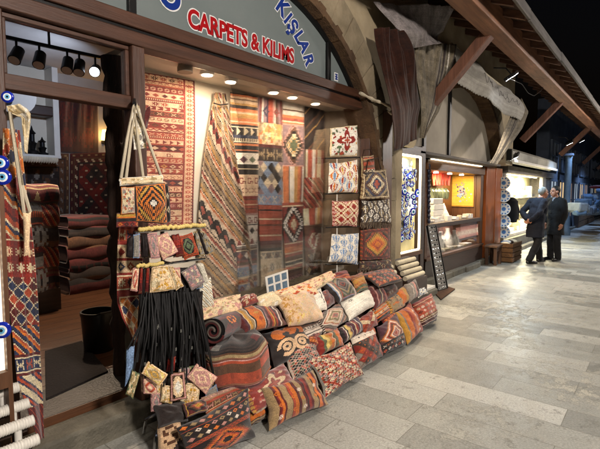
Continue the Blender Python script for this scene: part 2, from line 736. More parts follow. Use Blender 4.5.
def drape(name, label, cat, Lp, Rp, Y, arr, mat=None, pleats=0, amp=.0, group=None, parent=None, solid_=.005, ph=0, Y2=None, sway=.01, XP=None):
    """cloth hanging between a left and a right edge (top to bottom), in the upright plane at depth Y"""
    if pleats and amp > .03:
        k_ = max(1, int(110 / arr.shape[1]))
        arr = arr.repeat(k_, 1).repeat(max(1, int(90 / arr.shape[0])), 0)
    H, W = arr.shape[:2]
    f = np.linspace(1, 0, H + 1)
    if XP is not None:
        A = [P(a, b, X=XP) for a, b in Lp]
        B = [P(a, b, X=XP) for a, b in Rp]
    else:
        A = [P(a, b, Y=Y) for a, b in Lp]
        B = [P(a, b, Y=Y if Y2 is None else Y2) for a, b in Rp]
    LA, RB = poly_at(A, f), poly_at(B, f)
    s = np.linspace(0, 1, W + 1)
    if group and 'show window' in group:
        lum = arr.mean(2, keepdims=True)
        arr = (arr * .80 + lum * .20) * np.array([1.0, .97, .97])
    G = LA[:, None] * (1 - s)[None, :, None] + RB[:, None] * s[None, :, None]
    S_, F_ = s[None], f[:, None]
    q_ = 2 * math.pi * pleats
    dep = amp * (.6 * np.sin(q_ * (S_ + .06 * np.sin(3.1 * F_ + ph)) + ph) + .35 * np.sin(2.3 * q_ * (S_ + .05 * F_) + 2.1 * F_ + 2 * ph) + .18 * np.sin(4.1 * q_ * S_ - 3 * F_ + ph)) * (.55 + .45 * np.cos(F_ * 3 + ph))
    dep = dep + sway * np.sin(f * 5 + ph)[:, None] * np.sin(s * 4 + 1)[None]
    if XP is not None: G[..., 0] += dep
    else: G[..., 1] += dep
    V = G.reshape(-1, 3)
    o = link(name, V, gridfaces(H, W), mat or WOOL, parent, dye=dyes(arr), angle=0, solid=solid_)
    if parent is None: tag(o, label, cat, group)
    return o


def lamp(kind, loc, energy, color, parent, target=None, size=.1, spot=90, blend=.5):
    l = bpy.data.lights.new('bulb', kind)
    l.energy = energy
    l.color = hx(color)
    if kind == 'AREA':
        l.shape = 'DISK'
        l.size = size
    else:
        l.shadow_soft_size = size
    if kind == 'SPOT':
        l.spot_size = math.radians(spot)
        l.spot_blend = blend
    o = bpy.data.objects.new('bulb', l)
    col.objects.link(o)
    o.parent = parent
    loc = np.array(loc, float)
    o.location = loc - ORIG[parent]
    if target is not None:
        d = Vector(np.array(target, float) - loc)
        o.rotation_euler = d.to_track_quat('-Z', 'Y').to_euler()
    return o

# ------------------------------------------------------------------ shared materials
M_FRAME = wood('brown_stained_wood', '4a2e20', 'X', rough=.5, coat=.15)
M_FRAMEZ = wood('brown_stained_wood_upright', '4a2f22', 'Z', rough=.5, coat=.15)
M_ROUGH = wood('rough_old_timber', '3d2a1f', 'Z', rough=.9, bump=.9, k=1.6)
M_BEAM = wood('red_brown_beam', '93664a', 'X', rough=.6)
M_BRACE = wood('red_brown_brace', '6f4a39', 'Z', rough=.6)
M_RAFT = wood('rafter_wood', '6e4f3d', 'Y', rough=.75)
M_BOARD = wood('dark_roof_boards', '4c3a2f', 'X', rough=.85)
M_FASCIA = wood('weathered_grey_fascia', '6f6a66', 'X', rough=.85)
M_ORANGE = wood('orange_lacquered_wood', 'a9571f', 'Z', rough=.35, coat=.4, var=.25)
M_STONE = M('old_arch_stone', '84775f', '9c8e75', rough=.9, scale=5, bump=.7, grime=.5, fine=25)
M_STONE2 = M('dirty_brown_stone_edge', '4a3523', '6b5238', rough=.95, scale=7, bump=.8, grime=.5)
M_PLASTER = M('aged_plaster', 'a39375', 'b5a68a', rough=.9, scale=2.5, bump=.25, grime=.4)
M_TYMP = M('pale_plaster', 'a39a8b', 'b5ac9c', rough=.85, scale=1.5, bump=.1, grime=.2)
M_WHITEWALL = M('cream_wall_paint', 'cfc6b4', 'd9d1c0', rough=.8, scale=2, bump=.06, grime=.08)
M_ROOM = M('grey_room_paint', 'aaa8a4', 'b6b3ae', rough=.85, scale=2, bump=.06, grime=.2)
M_TAUPE = M('taupe_panel', '8a7c6c', '978977', rough=.7, scale=3, bump=.08, grime=.15)
M_BLACK = M('black_metal', '151414', rough=.45, bump=.05, metal=.3)
M_BLACKP = M('black_plastic', '0e0e0f', rough=.35, bump=.05)
M_CHROME = M('chrome_tube', 'b8b8b8', rough=.18, metal=1.0, bump=0, var=.05, grime=.1)
M_WHITE = M('white_paint', 'd8d4cb', rough=.5, bump=.04, var=.05, grime=.1)
M_CREAM = M('cream_cloth', 'd6cab0', rough=.9, bump=.3, var=.08, fine=200)
M_DARKWOOD = wood('dark_cabinet_wood', '35231a', 'X', rough=.5, coat=.2)
M_CABZ = wood('brown_cabinet_wood', '5b3a22', 'Z', rough=.5, coat=.2)
M_GLASS = glass('clear_window_glass', refl=.8)
M_LENS = emit('lit_lens_warm', 'ffe9c8', 14)
M_LENSW = emit('lit_lens_white', 'eef4ff', 22)
M_LED = emit('led_strip', 'fff0cc', 5)
M_KERB = M('worn_kerb_stone', '5c584d', '787365', rough=.75, scale=7, bump=.5, grime=.4)
M_STRAP = M('black_cord', '0b0a0b', rough=.6, bump=.1)
M_BLUECLOTH = M('blue_cloth', '4b74a5', rough=.85, bump=.2)

# ------------------------------------------------------------------ world, camera
w = bpy.data.worlds.new('World')
sc.world = w
w.use_nodes = True
nt = w.node_tree
bg = nt.nodes['Background']
sky = nt.nodes.new('ShaderNodeTexSky')
sky.sky_type = 'NISHITA'
sky.sun_disc = False
sky.sun_elevation = math.radians(-4)
sky.sun_rotation = math.radians(200)
nt.links.new(sky.outputs[0], bg.inputs['Color'])
bg.inputs['Strength'].default_value = 0.09
sun = bpy.data.lights.new('Sun', 'SUN')
sun.energy = .012
sun.angle = math.radians(12)
sun.color = (.8, .85, 1)
so = bpy.data.objects.new('Sun', sun)
col.objects.link(so)
so.rotation_euler = (math.radians(50), 0, math.radians(-30))
cam = bpy.data.cameras.new('Camera')
cam.sensor_fit = 'HORIZONTAL'
cam.sensor_width = 36
cam.lens = FPX / 600 * 36
cam.clip_start = .05
cam.clip_end = 500
co = bpy.data.objects.new('Camera', cam)
col.objects.link(co)
m3 = Matrix((tuple(RT), tuple(UP), tuple(-FW))).transposed()
co.matrix_world = Matrix.Translation(Vector(CAM)) @ m3.to_4x4()
sc.camera = co
sc.view_settings.view_transform = 'Standard'
sc.view_settings.look = 'None'
sc.view_settings.exposure = .7
sc.view_settings.gamma = 1
sc.view_settings.use_curve_mapping = False


# ------------------------------------------------------------------ pavement
def paving():
    m = bpy.data.materials.new('worn_stone_paving')
    nt, N, L = nodes_of(m)
    out = N.new('ShaderNodeOutputMaterial')
    b = N.new('ShaderNodeBsdfPrincipled')
    tc = N.new('ShaderNodeTexCoord')
    mp = N.new('ShaderNodeMapping')
    mp.inputs['Rotation'].default_value = (0, 0, math.radians(90))
    L.new(tc.outputs['Object'], mp.inputs['Vector'])
    # rows run across the street, each row of its own tone; slabs of uneven length
    br = N.new('ShaderNodeTexBrick')
    br.inputs['Scale'].default_value = 1
    br.inputs['Brick Width'].default_value = 1.25
    br.inputs['Row Height'].default_value = .30
    br.inputs['Mortar Size'].default_value = .003
    br.inputs['Mortar Smooth'].default_value = .3
    br.inputs['Bias'].default_value = 0
    br.offset = .37
    br.squash = .7
    br.squash_frequency = 3
    br.inputs['Color1'].default_value = (0, 0, 0, 1)
    br.inputs['Color2'].default_value = (1, 1, 1, 1)
    br.inputs['Mortar'].default_value = (.3, .3, .3, 1)
    L.new(mp.outputs[0], br.inputs['Vector'])
    tone = N.new('ShaderNodeValToRGB')
    for e, (p, c) in zip([tone.color_ramp.elements[0], tone.color_ramp.elements[1]], [(0, '70716d'), (1, 'acaca6')]):
        e.position = p
        e.color = hx(c, True)
    e = tone.color_ramp.elements.new(.55)
    e.color = hx('91928c', True)
    L.new(br.outputs['Color'], tone.inputs['Fac'])

    def noise(sc_, det=6, rough=.6, dist=0.0, st=None):
        n = N.new('ShaderNodeTexNoise')
        n.inputs['Scale'].default_value = sc_
        n.inputs['Detail'].default_value = det
        n.inputs['Roughness'].default_value = rough
        n.inputs['Distortion'].default_value = dist
        if st:
            q = N.new('ShaderNodeMapping')
            q.inputs['Scale'].default_value = st
            L.new(tc.outputs['Object'], q.inputs['Vector'])
            L.new(q.outputs[0], n.inputs['Vector'])
        else:
            L.new(tc.outputs['Object'], n.inputs['Vector'])
        return n

    def ramp(src, a, b_, lo, hi):
        r = N.new('ShaderNodeMapRange')
        r.inputs['From Min'].default_value = a
        r.inputs['From Max'].default_value = b_
        r.inputs['To Min'].default_value = lo
        r.inputs['To Max'].default_value = hi
        L.new(src, r.inputs['Value'])
        return r.outputs[0]

    def mix(fac, a, b_, mode='MIX'):
        x = N.new('ShaderNodeMix')
        x.data_type = 'RGBA'
        x.blend_type = mode
        if isinstance(fac, float): x.inputs['Factor'].default_value = fac
        else: L.new(fac, x.inputs['Factor'])
        for s, v in ((6, a), (7, b_)):
            if isinstance(v, str): x.inputs[s].default_value = hx(v, True)
            else: L.new(v, x.inputs[s])
        return x.outputs[2]
    chips = noise(6.5, 12, .78, .25)
    mask = noise(.9, 3, .5)
    wm = N.new('ShaderNodeMath')
    wm.operation = 'MULTIPLY'
    L.new(ramp(chips.outputs['Fac'], .50, .535, 0, .85), wm.inputs[0])
    L.new(ramp(mask.outputs['Fac'], .48, .66, 0, 1), wm.inputs[1])
    worn = wm.outputs[0]
    c1 = mix(worn, tone.outputs['Color'], 'a6a396')
    dark = noise(8, 12, .8, .3)
    c2 = mix(ramp(dark.outputs['Fac'], .56, .60, 0, .6), c1, '55534c')
    fine = noise(70, 8, .75)
    c3 = mix(1.0, c2, N.new('ShaderNodeCombineColor').outputs[0], 'MULTIPLY')
    cc = N['Combine Color']
    f = ramp(fine.outputs['Fac'], .35, .65, .6, 1.2)
    for i in range(3): L.new(f, cc.inputs[i])
    big = noise(.55, 4, .6)
    c4 = mix(ramp(big.outputs['Fac'], .4, .65, 0, .35), c3, '63635d')
    c5 = mix(br.outputs['Fac'], c4, '66655e')
    L.new(c5, b.inputs['Base Color'])
    L.new(ramp(chips.outputs['Fac'], .35, .65, .28, .55), b.inputs['Roughness'])
    b.inputs['Specular IOR Level'].default_value = .45
    h = N.new('ShaderNodeMath')
    h.operation = 'MULTIPLY_ADD'
    L.new(br.outputs['Fac'], h.inputs[0])
    h.inputs[1].default_value = -.5
    L.new(worn, h.inputs[2])
    h2 = N.new('ShaderNodeMath')
    h2.operation = 'MULTIPLY_ADD'
    L.new(fine.outputs['Fac'], h2.inputs[0])
    h2.inputs[1].default_value = .35
    L.new(h.outputs[0], h2.inputs[2])
    bp = N.new('ShaderNodeBump')
    bp.inputs['Strength'].default_value = .5
    bp.inputs['Distance'].default_value = .012
    L.new(h2.outputs[0], bp.inputs['Height'])
    L.new(bp.outputs[0], b.inputs['Normal'])
    L.new(b.outputs[0], out.inputs['Surface'])
    return m


V = np.array([(-60, -60, 0), (260, -60, 0), (260, 20, 0), (-60, 20, 0)], float)
tag(link('pavement', V, [(0, 1, 2, 3)], paving(), smooth=False), kind='structure')
tag(bx((.1, 2.68, -.1), (1.72, 2.9, .15)).build('doorstep', M_KERB, bevel=.02), kind='structure')
tag(bx((1.725, 2.66, -.1), (6.7, 2.9, .1)).build('kerb', M_KERB, bevel=.02), kind='structure')
k2 = MB()
xx = 6.703
while xx < 11.6:
    x2 = xx + rnd.uniform(.6, 1.0)
    k2.box((xx, 2.99 + rnd.uniform(-.03, .03), -.1), (x2 - .01, 3.35, .11 + rnd.uniform(-.015, .015)))
    xx = x2
tag(k2.build('kerb', M_KERB, bevel=.02), kind='structure')
tag(bx((12.4, 2.95, -.1), (60, 3.3, .1)).build('kerb', M_KERB, bevel=.02), kind='structure')

# ------------------------------------------------------------------ arcade buildings
ARC_R, ARC_T, ARC_Z = 2.03, .42, 1.5


def arch_bay(parent, xc, x_lo, x_hi, wall=True, aw=1.0, zmin=0.0):
    """stone arch ring of separate voussoirs with its dirty inner edge, piers, and the plastered spandrel above"""
    def ap(r, a):
        return (xc + r * math.cos(a) * (aw if math.cos(a) < 0 else 1), ARC_Z + r * math.sin(a))
    ok = lambda L: min(q[1] for q in L) >= zmin and (not zmin or min(q[0] for q in L) > xc - .9)
    n = 26
    ring = MB()
    for i in range(n):
        a0, a1 = math.pi * i / n, math.pi * (i + 1) / n - .0015
        j = rnd.uniform(-.006, .006)
        poly = [ap(ARC_R, a) for a in np.linspace(a0, a1, 4)] + [ap(ARC_R + ARC_T, a) for a in np.linspace(a1, a0, 4)]
        if ok(poly): ring.prism(poly, 'Y', 2.67 + j, 3.0)
    xl_, xr_ = ap(ARC_R, math.pi)[0], ap(ARC_R, 0)[0]
    xl2, xr2 = ap(ARC_R + ARC_T, math.pi)[0], ap(ARC_R + ARC_T, 0)[0]
    if not zmin:
        ring.box((xr_, 2.67, 0), (xr2, 3.0, ARC_Z))
        ring.box((xl2, 2.67, 0), (xl_, 3.0, ARC_Z))
    ring.build('arch_ring', M_STONE, parent, bevel=.01)
    edge = MB()
    for i in range(60):
        a0, a1 = math.pi * i / 60, math.pi * (i + 1) / 60
        r0, r1 = ARC_R - .02 + rnd.uniform(-.008, .008), ARC_R + .06 + rnd.uniform(-.02, .025)
        if ok([ap(r0, a0), ap(r0, a1)]): edge.prism([ap(r0, a0), ap(r0, a1), ap(r1, a1), ap(r1, a0)], 'Y', 2.652, 2.99)
    edge.build('arch_edge', M_STONE2, parent)
    if wall:
        ro = ARC_R + ARC_T
        pts = [ap(ro, a) for a in np.linspace(math.pi, 0, 30)]
        top = 5.2
        sp = MB()
        for (xa, za), (xb, zb) in zip(pts, pts[1:]):
            sp.prism([(xa, max(za, zmin)), (xb, max(zb, zmin)), (xb, top), (xa, top)], 'Y', 2.73, 2.98)
        if x_lo < xl2: sp.box((x_lo, 2.73, zmin), (xl2, 2.98, top))
        if x_hi > xr2: sp.box((xr2, 2.73, zmin), (x_hi, 2.98, top))
        sp.build('spandrel_wall', M_PLASTER, parent, smooth=False)


# ---- the carpet shop
SHOP = thing('carpet_shop', 'carpet shop front with grey arched sign pane and lit show window full of kilims', 'shop', (2.8, 2.9, 0))
XC1, XC2 = 2.8, 8.25
arch_bay(SHOP, XC1, -.6, 5.52, aw=1.3)
# lintel: upper timber, shadow gap, lower timber
bx((.3, 2.72, 2.685), (4.80, 2.86, 2.775)).build('lintel', M_FRAME, SHOP, bevel=.008)
bx((.3, 2.745, 2.665), (4.79, 2.85, 2.684)).build('lintel_groove', M_BLACK, SHOP)
bx((.3, 2.73, 2.575), (4.80, 2.86, 2.664)).build('lintel', M_FRAME, SHOP, bevel=.008)
for x0, x1, z0 in ((1.60, 1.69, .15), (4.66, 4.79, .1), (.72, .86, .15)):
    bx((x0, 2.735, z0), (x1, 2.865, 2.574)).build('post', M_FRAMEZ, SHOP, bevel=.008)
tf = MB()
tf.box((.862, 2.76, 2.16), (1.598, 2.85, 2.245))
tf.box((.862, 2.775, 2.545), (1.598, 2.84, 2.573))
tf.box((.862, 2.775, 2.246), (.885, 2.84, 2.544))
tf.box((1.572, 2.775, 2.246), (1.598, 2.84, 2.544))
t_fr = tf.build('transom_frame', M_FRAME, SHOP, bevel=.005)
bx((.886, 2.80, 2.247), (1.571, 2.806, 2.543)).build('transom_glass', M_GLASS, SHOP, smooth=False)
# sign pane in the arch
M_SIGN = M('grey_glazed_sign', '667070', '727a79', rough=.32, spec=.25, bump=0, var=.05, grime=.08, scale=1.2)
pane = MB()
zs = 2.776
aa = [a for a in np.linspace(0, math.pi, 60) if ARC_Z + (ARC_R - .03) * math.sin(a) > zs]
arc = [(XC1 + (ARC_R - .03) * math.cos(a) * (1.3 if math.cos(a) < 0 else 1), ARC_Z + (ARC_R - .03) * math.sin(a)) for a in aa]
pane.prism([(arc[0][0], zs)] + arc + [(arc[-1][0], zs)], 'Y', 2.80, 2.83)
pane.build('sign_pane', M_SIGN, SHOP, smooth=False)
fr = MB()
for (xa, za), (xb, zb) in zip(arc, arc[1:]):
    fr.beam((xa, 2.79, za), (xb, 2.79, zb), .05, .055, (0, 1, 0))
fr.build('sign_frame', M_BLACK, SHOP)
for x in (1.63, 3.87):
    zt = ARC_Z + math.sqrt((ARC_R - .04) ** 2 - ((x - XC1) / (1.3 if x < XC1 else 1)) ** 2)
    bx((x - .028, 2.765, zs), (x + .028, 2.799, zt)).build('mullion', M_BLACK, SHOP, bevel=.004)

M_RED = M('red_lettering', '9c1016', rough=.35, bump=0, var=.05, grime=.05)
M_BLUE = M('blue_lettering', '14307c', rough=.35, bump=0, var=.05, grime=.05)
M_LWHITE = M('white_lettering_outline', 'd9dad8', rough=.4, bump=0, var=.03, grime=.05)


def text(s, x, z, size, mat, name, rot=0, off=.012, y=2.797, sx=1.0, shear=0.0, parent=SHOP, th=.0015, align='LEFT'):
    c = bpy.data.curves.new(name, 'FONT')
    c.body = s
    c.size = size
    c.offset = off
    c.extrude = th
    c.shear = shear
    c.align_x = align
    tmp = bpy.data.objects.new(name, c)
    col.objects.link(tmp)
    bpy.context.view_layer.update()
    me = bpy.data.meshes.new_from_object(tmp.evaluated_get(bpy.context.evaluated_depsgraph_get()))
    bpy.data.objects.remove(tmp)
    Rm = Matrix.Translation(Vector(np.array([x, y, z]) - ORIG[parent])) @ Matrix.Rotation(-rot, 4, 'Y') @ Matrix.Rotation(math.radians(90), 4, 'X') @ Matrix.Diagonal((sx, 1, 1, 1))
    me.transform(Rm)
    me.materials.clear()
    me.materials.append(mat)
    o = bpy.data.objects.new(name, me)
    col.objects.link(o)
    o.parent = parent
    ORIG[o] = ORIG[parent]
    return o


SX = .80
text('CARPETS & KILIMS', 2.09, 2.845, .19, M_RED, 'lettering', off=.0062, sx=SX, y=2.7935)
text('CARPETS & KILIMS', 2.09, 2.845, .19, M_LWHITE, 'lettering_outline', off=.016, sx=SX, y=2.7965)
# the name that follows the arch (only its end is inside the picture)
for ch, px, ang, s in (('K', (279, 6), -30, .24), ('I', (284.5, 16), -36, .21), ('Ş', (289, 24), -40, .21), ('L', (295.5, 33), -45, .21), ('A', (300, 42), -52, .21), ('R', (304.5, 55), -60, .21)):
    p = P(px[0], px[1], Y=2.797)
    for mt, nm, of, yy in ((M_BLUE, 'lettering', .008, 2.7935), (M_LWHITE, 'lettering_outline', .018, 2.7965)):
        text(ch, p[0], p[2] - .06, s, mt, nm, rot=math.radians(ang), off=of, sx=.8, y=yy, shear=.15, align='CENTER')
p = P(173, 4, Y=2.797)
for mt, nm, of, yy in ((M_BLUE, 'lettering', .012, 2.7935), (M_LWHITE, 'lettering_outline', .022, 2.7965)):
    text('O', p[0], p[2] - .03, .24, mt, nm, rot=math.radians(20), off=of, sx=.9, y=yy, align='CENTER')
p = P(336, 77, Y=2.797)
st = MB().box((p[0] - .035, 2.793, p[2] - .045), (p[0] + .035, 2.798, p[2] + .045)).build('sticker', M_LWHITE, SHOP)
sg = MB()
for dz in (-.025, .0, .025): sg.box((p[0] - .024, 2.7905, p[2] + dz - .007), (p[0] + .024, 2.7925, p[2] + dz + .007))
sg.box((p[0] - .008, 2.789, p[2] - .03), (p[0] + .008, 2.7903, p[2] + .03))
sg.build('sticker_print', M_BLUE, SHOP)

# show window: side, back, ceiling, sill, glass
bx((1.90, 3.26, .3), (4.50, 3.34, 2.62)).build('display_back_wall', M_WHITEWALL, SHOP, smooth=False)
bx((1.69, 2.866, 2.60), (4.80, 3.34, 2.64)).build('display_ceiling', M_WHITEWALL, SHOP, smooth=False)
sp = MB().prism([(4.44, 3.258), (4.655, 2.87), (4.75, 2.87), (4.60, 3.34)], 'Z', .3, 2.598)
sp.build('display_side_panel', M_TAUPE, SHOP, smooth=False)
bx((1.69, 2.76, 0.1), (4.66, 3.255, .62)).build('window_sill', M_KERB, SHOP, bevel=.01)
bx((1.69, 2.845, .621), (4.659, 2.851, 2.573)).build('window_glass', M_GLASS, SHOP, smooth=False)
tr = MB()
pr_ = [P(u, v, Y=3.15) for u, v in ((107, 95), (133, 95), (133, 300), (107, 300))]
x0, x1 = pr_[0][0], pr_[1][0]
zz = np.linspace(.15, 2.6, 40)
tr.tube([((x0 + x1) / 2 + rnd.uniform(-.012, .012), 3.18 + rnd.uniform(-.012, .012), z) for z in zz], [(x1 - x0) * .5 * rnd.uniform(.9, 1.08) for z in zz], n=14)
tr.build('rough_post', M_ROUGH, SHOP)
# room behind the door
tag(bx((.1, 2.905, .1), (1.75, 3.35, .204)).build('threshold', M('dark_threshold_stone', '2e2a28', '3a3532', rough=.45, scale=5, bump=.3), bevel=.01), kind='structure')
bx((-1.2, 2.9, .05), (4.9, 8.1, .2)).build('room_floor', None or wood('dark_floor_planks', '5a3a26', 'X', rough=.35, var=.4), SHOP, smooth=False)
fl = MB()
for i in range(24): fl.box((-1.2, 3.0 + i * .2, .2), (4.5, 3.0 + i * .2 + .012, .2015))
fl.build('floor_gap', M_FRAME, SHOP, smooth=False)
room = MB()
room.box((-1.2, 7.3, .2), (4.9, 7.4, 3.6))
room.box((-1.3, 2.99, .2), (-1.2, 7.4, 3.6))
room.box((4.5, 3.35, .2), (4.6, 7.3, 3.6))
room.build('room_wall', M_ROOM, SHOP, smooth=False)
bx((-1.3, 2.99, 3.45), (4.9, 7.4, 3.55)).build('room_ceiling', M_ROOM, SHOP, smooth=False)
bx((-1.3, 2.85, 0), (.72, 2.99, 3.6)).build('front_wall', M_PLASTER, SHOP, smooth=False)

# ---- downlights in the show window
dl = None
for i, (u, v) in enumerate(((185, 66), (207, 71.5), (231, 78.5), (274, 89.5), (293, 94.5), (316, 101))):
    p = P(u, v, Z=2.592)
    lab = 'round downlight in the show window ceiling, number %s from the left' % ('one', 'two', 'three', 'four', 'five', 'six')[i]
    lab = ['unlit grey downlight housing at the left end of the show window ceiling', 'lit downlight above the bare cream wall right of the red carpet',
           'lit downlight above the narrow tied kilim', 'lit downlight above the purple striped patch of the second kilim',
           'lit downlight above the white band of the third kilim', 'lit downlight above the dark patch of the fourth kilim'][i]
    t = thing('downlight', lab, 'downlight', p, 'downlights in the show window ceiling')
    MB().lathe([(.055, .0), (.06, -.012), (.06, -.03 if i else -.05), (.045, -.03 if i else -.05)], p, 20).build('housing', M_TAUPE if i == 0 else M_WHITE, t)
    if i:
        MB().lathe([(.043, -.0305), (.043, -.033)], p, 20).build('lens', M_LENS, t, smooth=False)
        lamp('AREA', p + [0, .0, -.04], (4, 4, 4.5, 6.5, 8, 8)[i], 'ffe4c4', t, target=(p[0], p[1] + .12, .9), size=.09)

# ---- track lights behind the transom
a, b_ = P(5, 37, Z=3.2), P(112, 60, Z=3.2)
a = a + (a - b_) * .25
TRK = thing('track_light', 'black ceiling track with five swivel spotlights behind the transom glass', 'track light', (a + b_) / 2)
MB().beam(a, b_, .035, .035).build('track', M_BLACK, TRK)
MB().beam((a + b_) / 2 + [0, 0, .02], (a + b_) / 2 + [0, 0, .25], .02, .02, (1, 0, 0)).build('hanger', M_BLACK, TRK)
for i, u in enumerate((16, 39, 67, 79, 95)):
    f_ = (u - 5) / 107
    q = P(u, 37 + 23 * f_, Z=3.2)
    head = MB()
    dr = Vector((-.35 if i else -.5, -.5, -.9)).normalized() if i != 4 else Vector((-.5, -.75, -.45)).normalized()
    c0 = np.array(q) + [0, 0, -.16]
    d = np.array(dr)
    head.tube([c0 - d * .09, c0 - d * .085, c0 + d * .09], [.04, .055, .062], n=16)
    head.tube([np.array(q), c0], .012, n=6)
    h = head.build('spot_head', M_BLACK, TRK)
    MB().tube([c0 + d * .0905, c0 + d * .094], .052, n=16).build('lens', M_LENSW if i == 4 else M_WHITE, h, smooth=False)
lamp('SPOT', P(95, 57, Z=3.2) + [0, 0, -.3], 45, 'd3e2ff', TRK, target=(1.6, 7.2, 2.7), size=.05, spot=150, blend=.8)

lamp('SPOT', P(67, 57, Z=3.2) + [0, .1, -.34], 170, 'ffe3c2', TRK, target=(2.2, 5.2, .2), size=.05, spot=120, blend=.7)  # extra warm light at an unlit head, added to brighten the room
# wall lamp with warm glow
p = P(104, 136, Y=7.25)
WL = thing('wall_lamp', 'small lit wall lamp glowing warm beside the dark red velvet hanging', 'wall lamp', p)
MB().lathe([(.05, -.08), (.085, -.07), (.06, .09), (.05, .09)], p + [0, -.08, 0], 14).build('shade', emit('warm_lamp_shade', 'ffc36a', 9), WL)
MB().box(p + [-.03, -.08, -.12], p + [.03, .04, -.08]).build('bracket', M_BLACK, WL)
lamp('POINT', p + [0, -.16, .0], 5, 'ffb765', WL, size=.05)

# ---- jewellery shop next door
JEW = thing('jewellery_shop', 'jewellery stall next door with two lit wooden display openings under a plaster arch', 'shop', (8.25, 3.2, 0))
arch_bay(JEW, XC2, 5.523, 11.2, zmin=2.24)
tp = MB()
aa = np.linspace(0, math.pi, 40)
tp.prism([(XC2 + ARC_R * math.cos(a), ARC_Z + ARC_R * math.sin(a)) for a in aa], 'Y', 2.93, 2.985)
M_T2 = M_TYMP
MB().prism([(XC2 + (ARC_R + .1) * math.cos(a), max(2.21, ARC_Z + (ARC_R + .1) * math.sin(a))) for a in aa], 'Y', 2.90, 2.96).build('arch_infill', M_T2, JEW, smooth=False)
for u, v in ((449, 140), (424, 140)):
    p = P(u, v, Y=2.88)
    bx((p[0] - .04, 2.86, 2.2), (p[0] + .04, 2.899, 3.4)).build('infill_bar', M_BLACK, JEW)
JY = 3.1
JX0, JX1, JD = P(425.5, 200, Y=JY)[0], P(483, 200, Y=JY)[0], .68
cab = MB()
cab.box((JX0, JY - .02, .1), (JX1, JY + JD, .42))
cab.build('base_panel', M_DARKWOOD, JEW, bevel=.006)
bx((JX0, JY - .04, .421), (JX1, JY + JD, .47)).build('lower_ledge', M_CABZ, JEW, bevel=.006)
bx((JX0 + .13, JY - .035, .98), (JX1 - .2, JY + JD, 1.06)).build('counter_shelf', M_DARKWOOD, JEW, bevel=.006)
bx((JX0, JY - .03, 2.0), (JX1, JY + JD, 2.17)).build('head_board', wood('varnished_head_board', '6b4420', 'X', rough=.4, coat=.3), JEW, bevel=.006)
bx((JX0 - .9, JY - .3, 2.19), (JX1 + .2, JY - .0, 2.235)).build('ledge_board', M_FASCIA, JEW, bevel=.006)
bx((JX0 + .1, JY - .055, 2.172), (JX1 - .3, JY - .035, 2.185)).build('led_strip', M_LED, JEW)
for x0, x1 in ((JX0, JX0 + .12), (JX1 - .18, JX1)):
    bx((x0, JY, .471), (x1, JY + .1, 1.999)).build('upright', M_CABZ, JEW, bevel=.006)
bx((JX0, JY + JD - .05, .471), (JX1, JY + JD, 1.99)).build('back_panel', M_CABZ, JEW, smooth=False)
bx((JX0 + .15, JY + JD - .09, .50), (JX1 - .2, JY + JD - .055, .975)).build('lower_back_panel', M('rose_backing', '9a6a5a', rough=.8), JEW, smooth=False)
for x0, x1 in ((JX0 + .001, JX0 + .03), (JX1 - .03, JX1 - .001)):
    bx((x0, JY + .101, .471), (x1, JY + JD - .051, 1.999)).build('side_panel', M_CABZ, JEW, smooth=False)
bx((JX0 + .121, JY + .03, .471), (JX1 - .181, JY + .035, .979)).build('lower_glass', M_GLASS, JEW, smooth=False)
lg = []
for x in (7.6, 8.2, 8.9, 9.6):
    MB().lathe([(.04, 0), (.045, -.01), (.045, -.02), (.03, -.021)], (x, JY + .25, 1.999), 16).build('cabinet_light', M_LENS, JEW)
for x in (7.7, 8.6, 9.6):
    lamp('AREA', (x, JY + .22, 1.97), 16, 'ffdfae', JEW, target=(x + .05, JY + .3, 1.0), size=.07)
    lamp('AREA', (x, JY + .2, .972), 11, 'fff0dc', JEW, target=(x, JY + .25, .4), size=.1)

# ---- orange pillar between the stalls
a0, a1 = P(483.5, 200, Y=3.12)[0], P(501, 200, Y=3.06)[0]
PIL = thing('wooden_pillar', 'orange varnished wooden pillar between the jewellery stall and bright shop', 'pillar', ((a0 + a1) / 2, 2.9, 0))
bx((a0, 3.06, .05), (a0 + (a1 - a0) * .55, 3.13, 2.2)).build('board', M_ORANGE, PIL, bevel=.008)
bx((a0 + (a1 - a0) * .56, 3.045, .05), (a1, 3.13, 2.2)).build('board', M_ORANGE, PIL, bevel=.008)

# ---- bright shop beyond the pillar
FX0, FX1 = P(505, 200, Y=3.1)[0], P(545, 200, Y=3.1)[0]
BRI = thing('bright_shop', 'brightly lit far shop with a pale yellow window behind the two men', 'shop', (12.7, 3.1, 0))
bx((FX0, 3.1, .05), (FX1 + .9, 3.3, .36)).build('base_wall', M_KERB, BRI, bevel=.01)
bx((FX0 - .1, 3.02, 2.12), (FX1 + 1.0, 3.3, 2.3)).build('fascia_board', M_FASCIA, BRI, bevel=.01)
bx((FX0, 3.1, .361), (FX0 + .1, 3.2, 2.119)).build('window_post', M_WHITE, BRI)
bx((FX1 - .5, 3.1, .361), (FX1 + .0, 3.2, 2.119)).build('window_post', M_WHITE, BRI)
bx((FX1 + .001, 3.08, .361), (FX1 + .9, 3.7, 2.119)).build('side_wall', M_FASCIA, BRI)
bx((FX0, 3.6, .3), (FX1, 3.65, 2.4)).build('back_wall', M('pale_yellow_backing', 'd8cf9e', 'e3dcb4', rough=.8, scale=3), BRI, smooth=False)
bx((FX0, 3.22, 2.13), (FX1, 3.6, 2.18)).build('ceiling', M_WHITE, BRI, smooth=False)
bx((FX0, 3.22, .37), (FX1, 3.6, .45)).build('window_floor', M_WHITE, BRI, smooth=False)
for z in (.95, 1.45): bx((FX0 + .1, 3.35, z), (FX1 - .3, 3.58, z + .02)).build('shelf', M_WHITE, BRI)
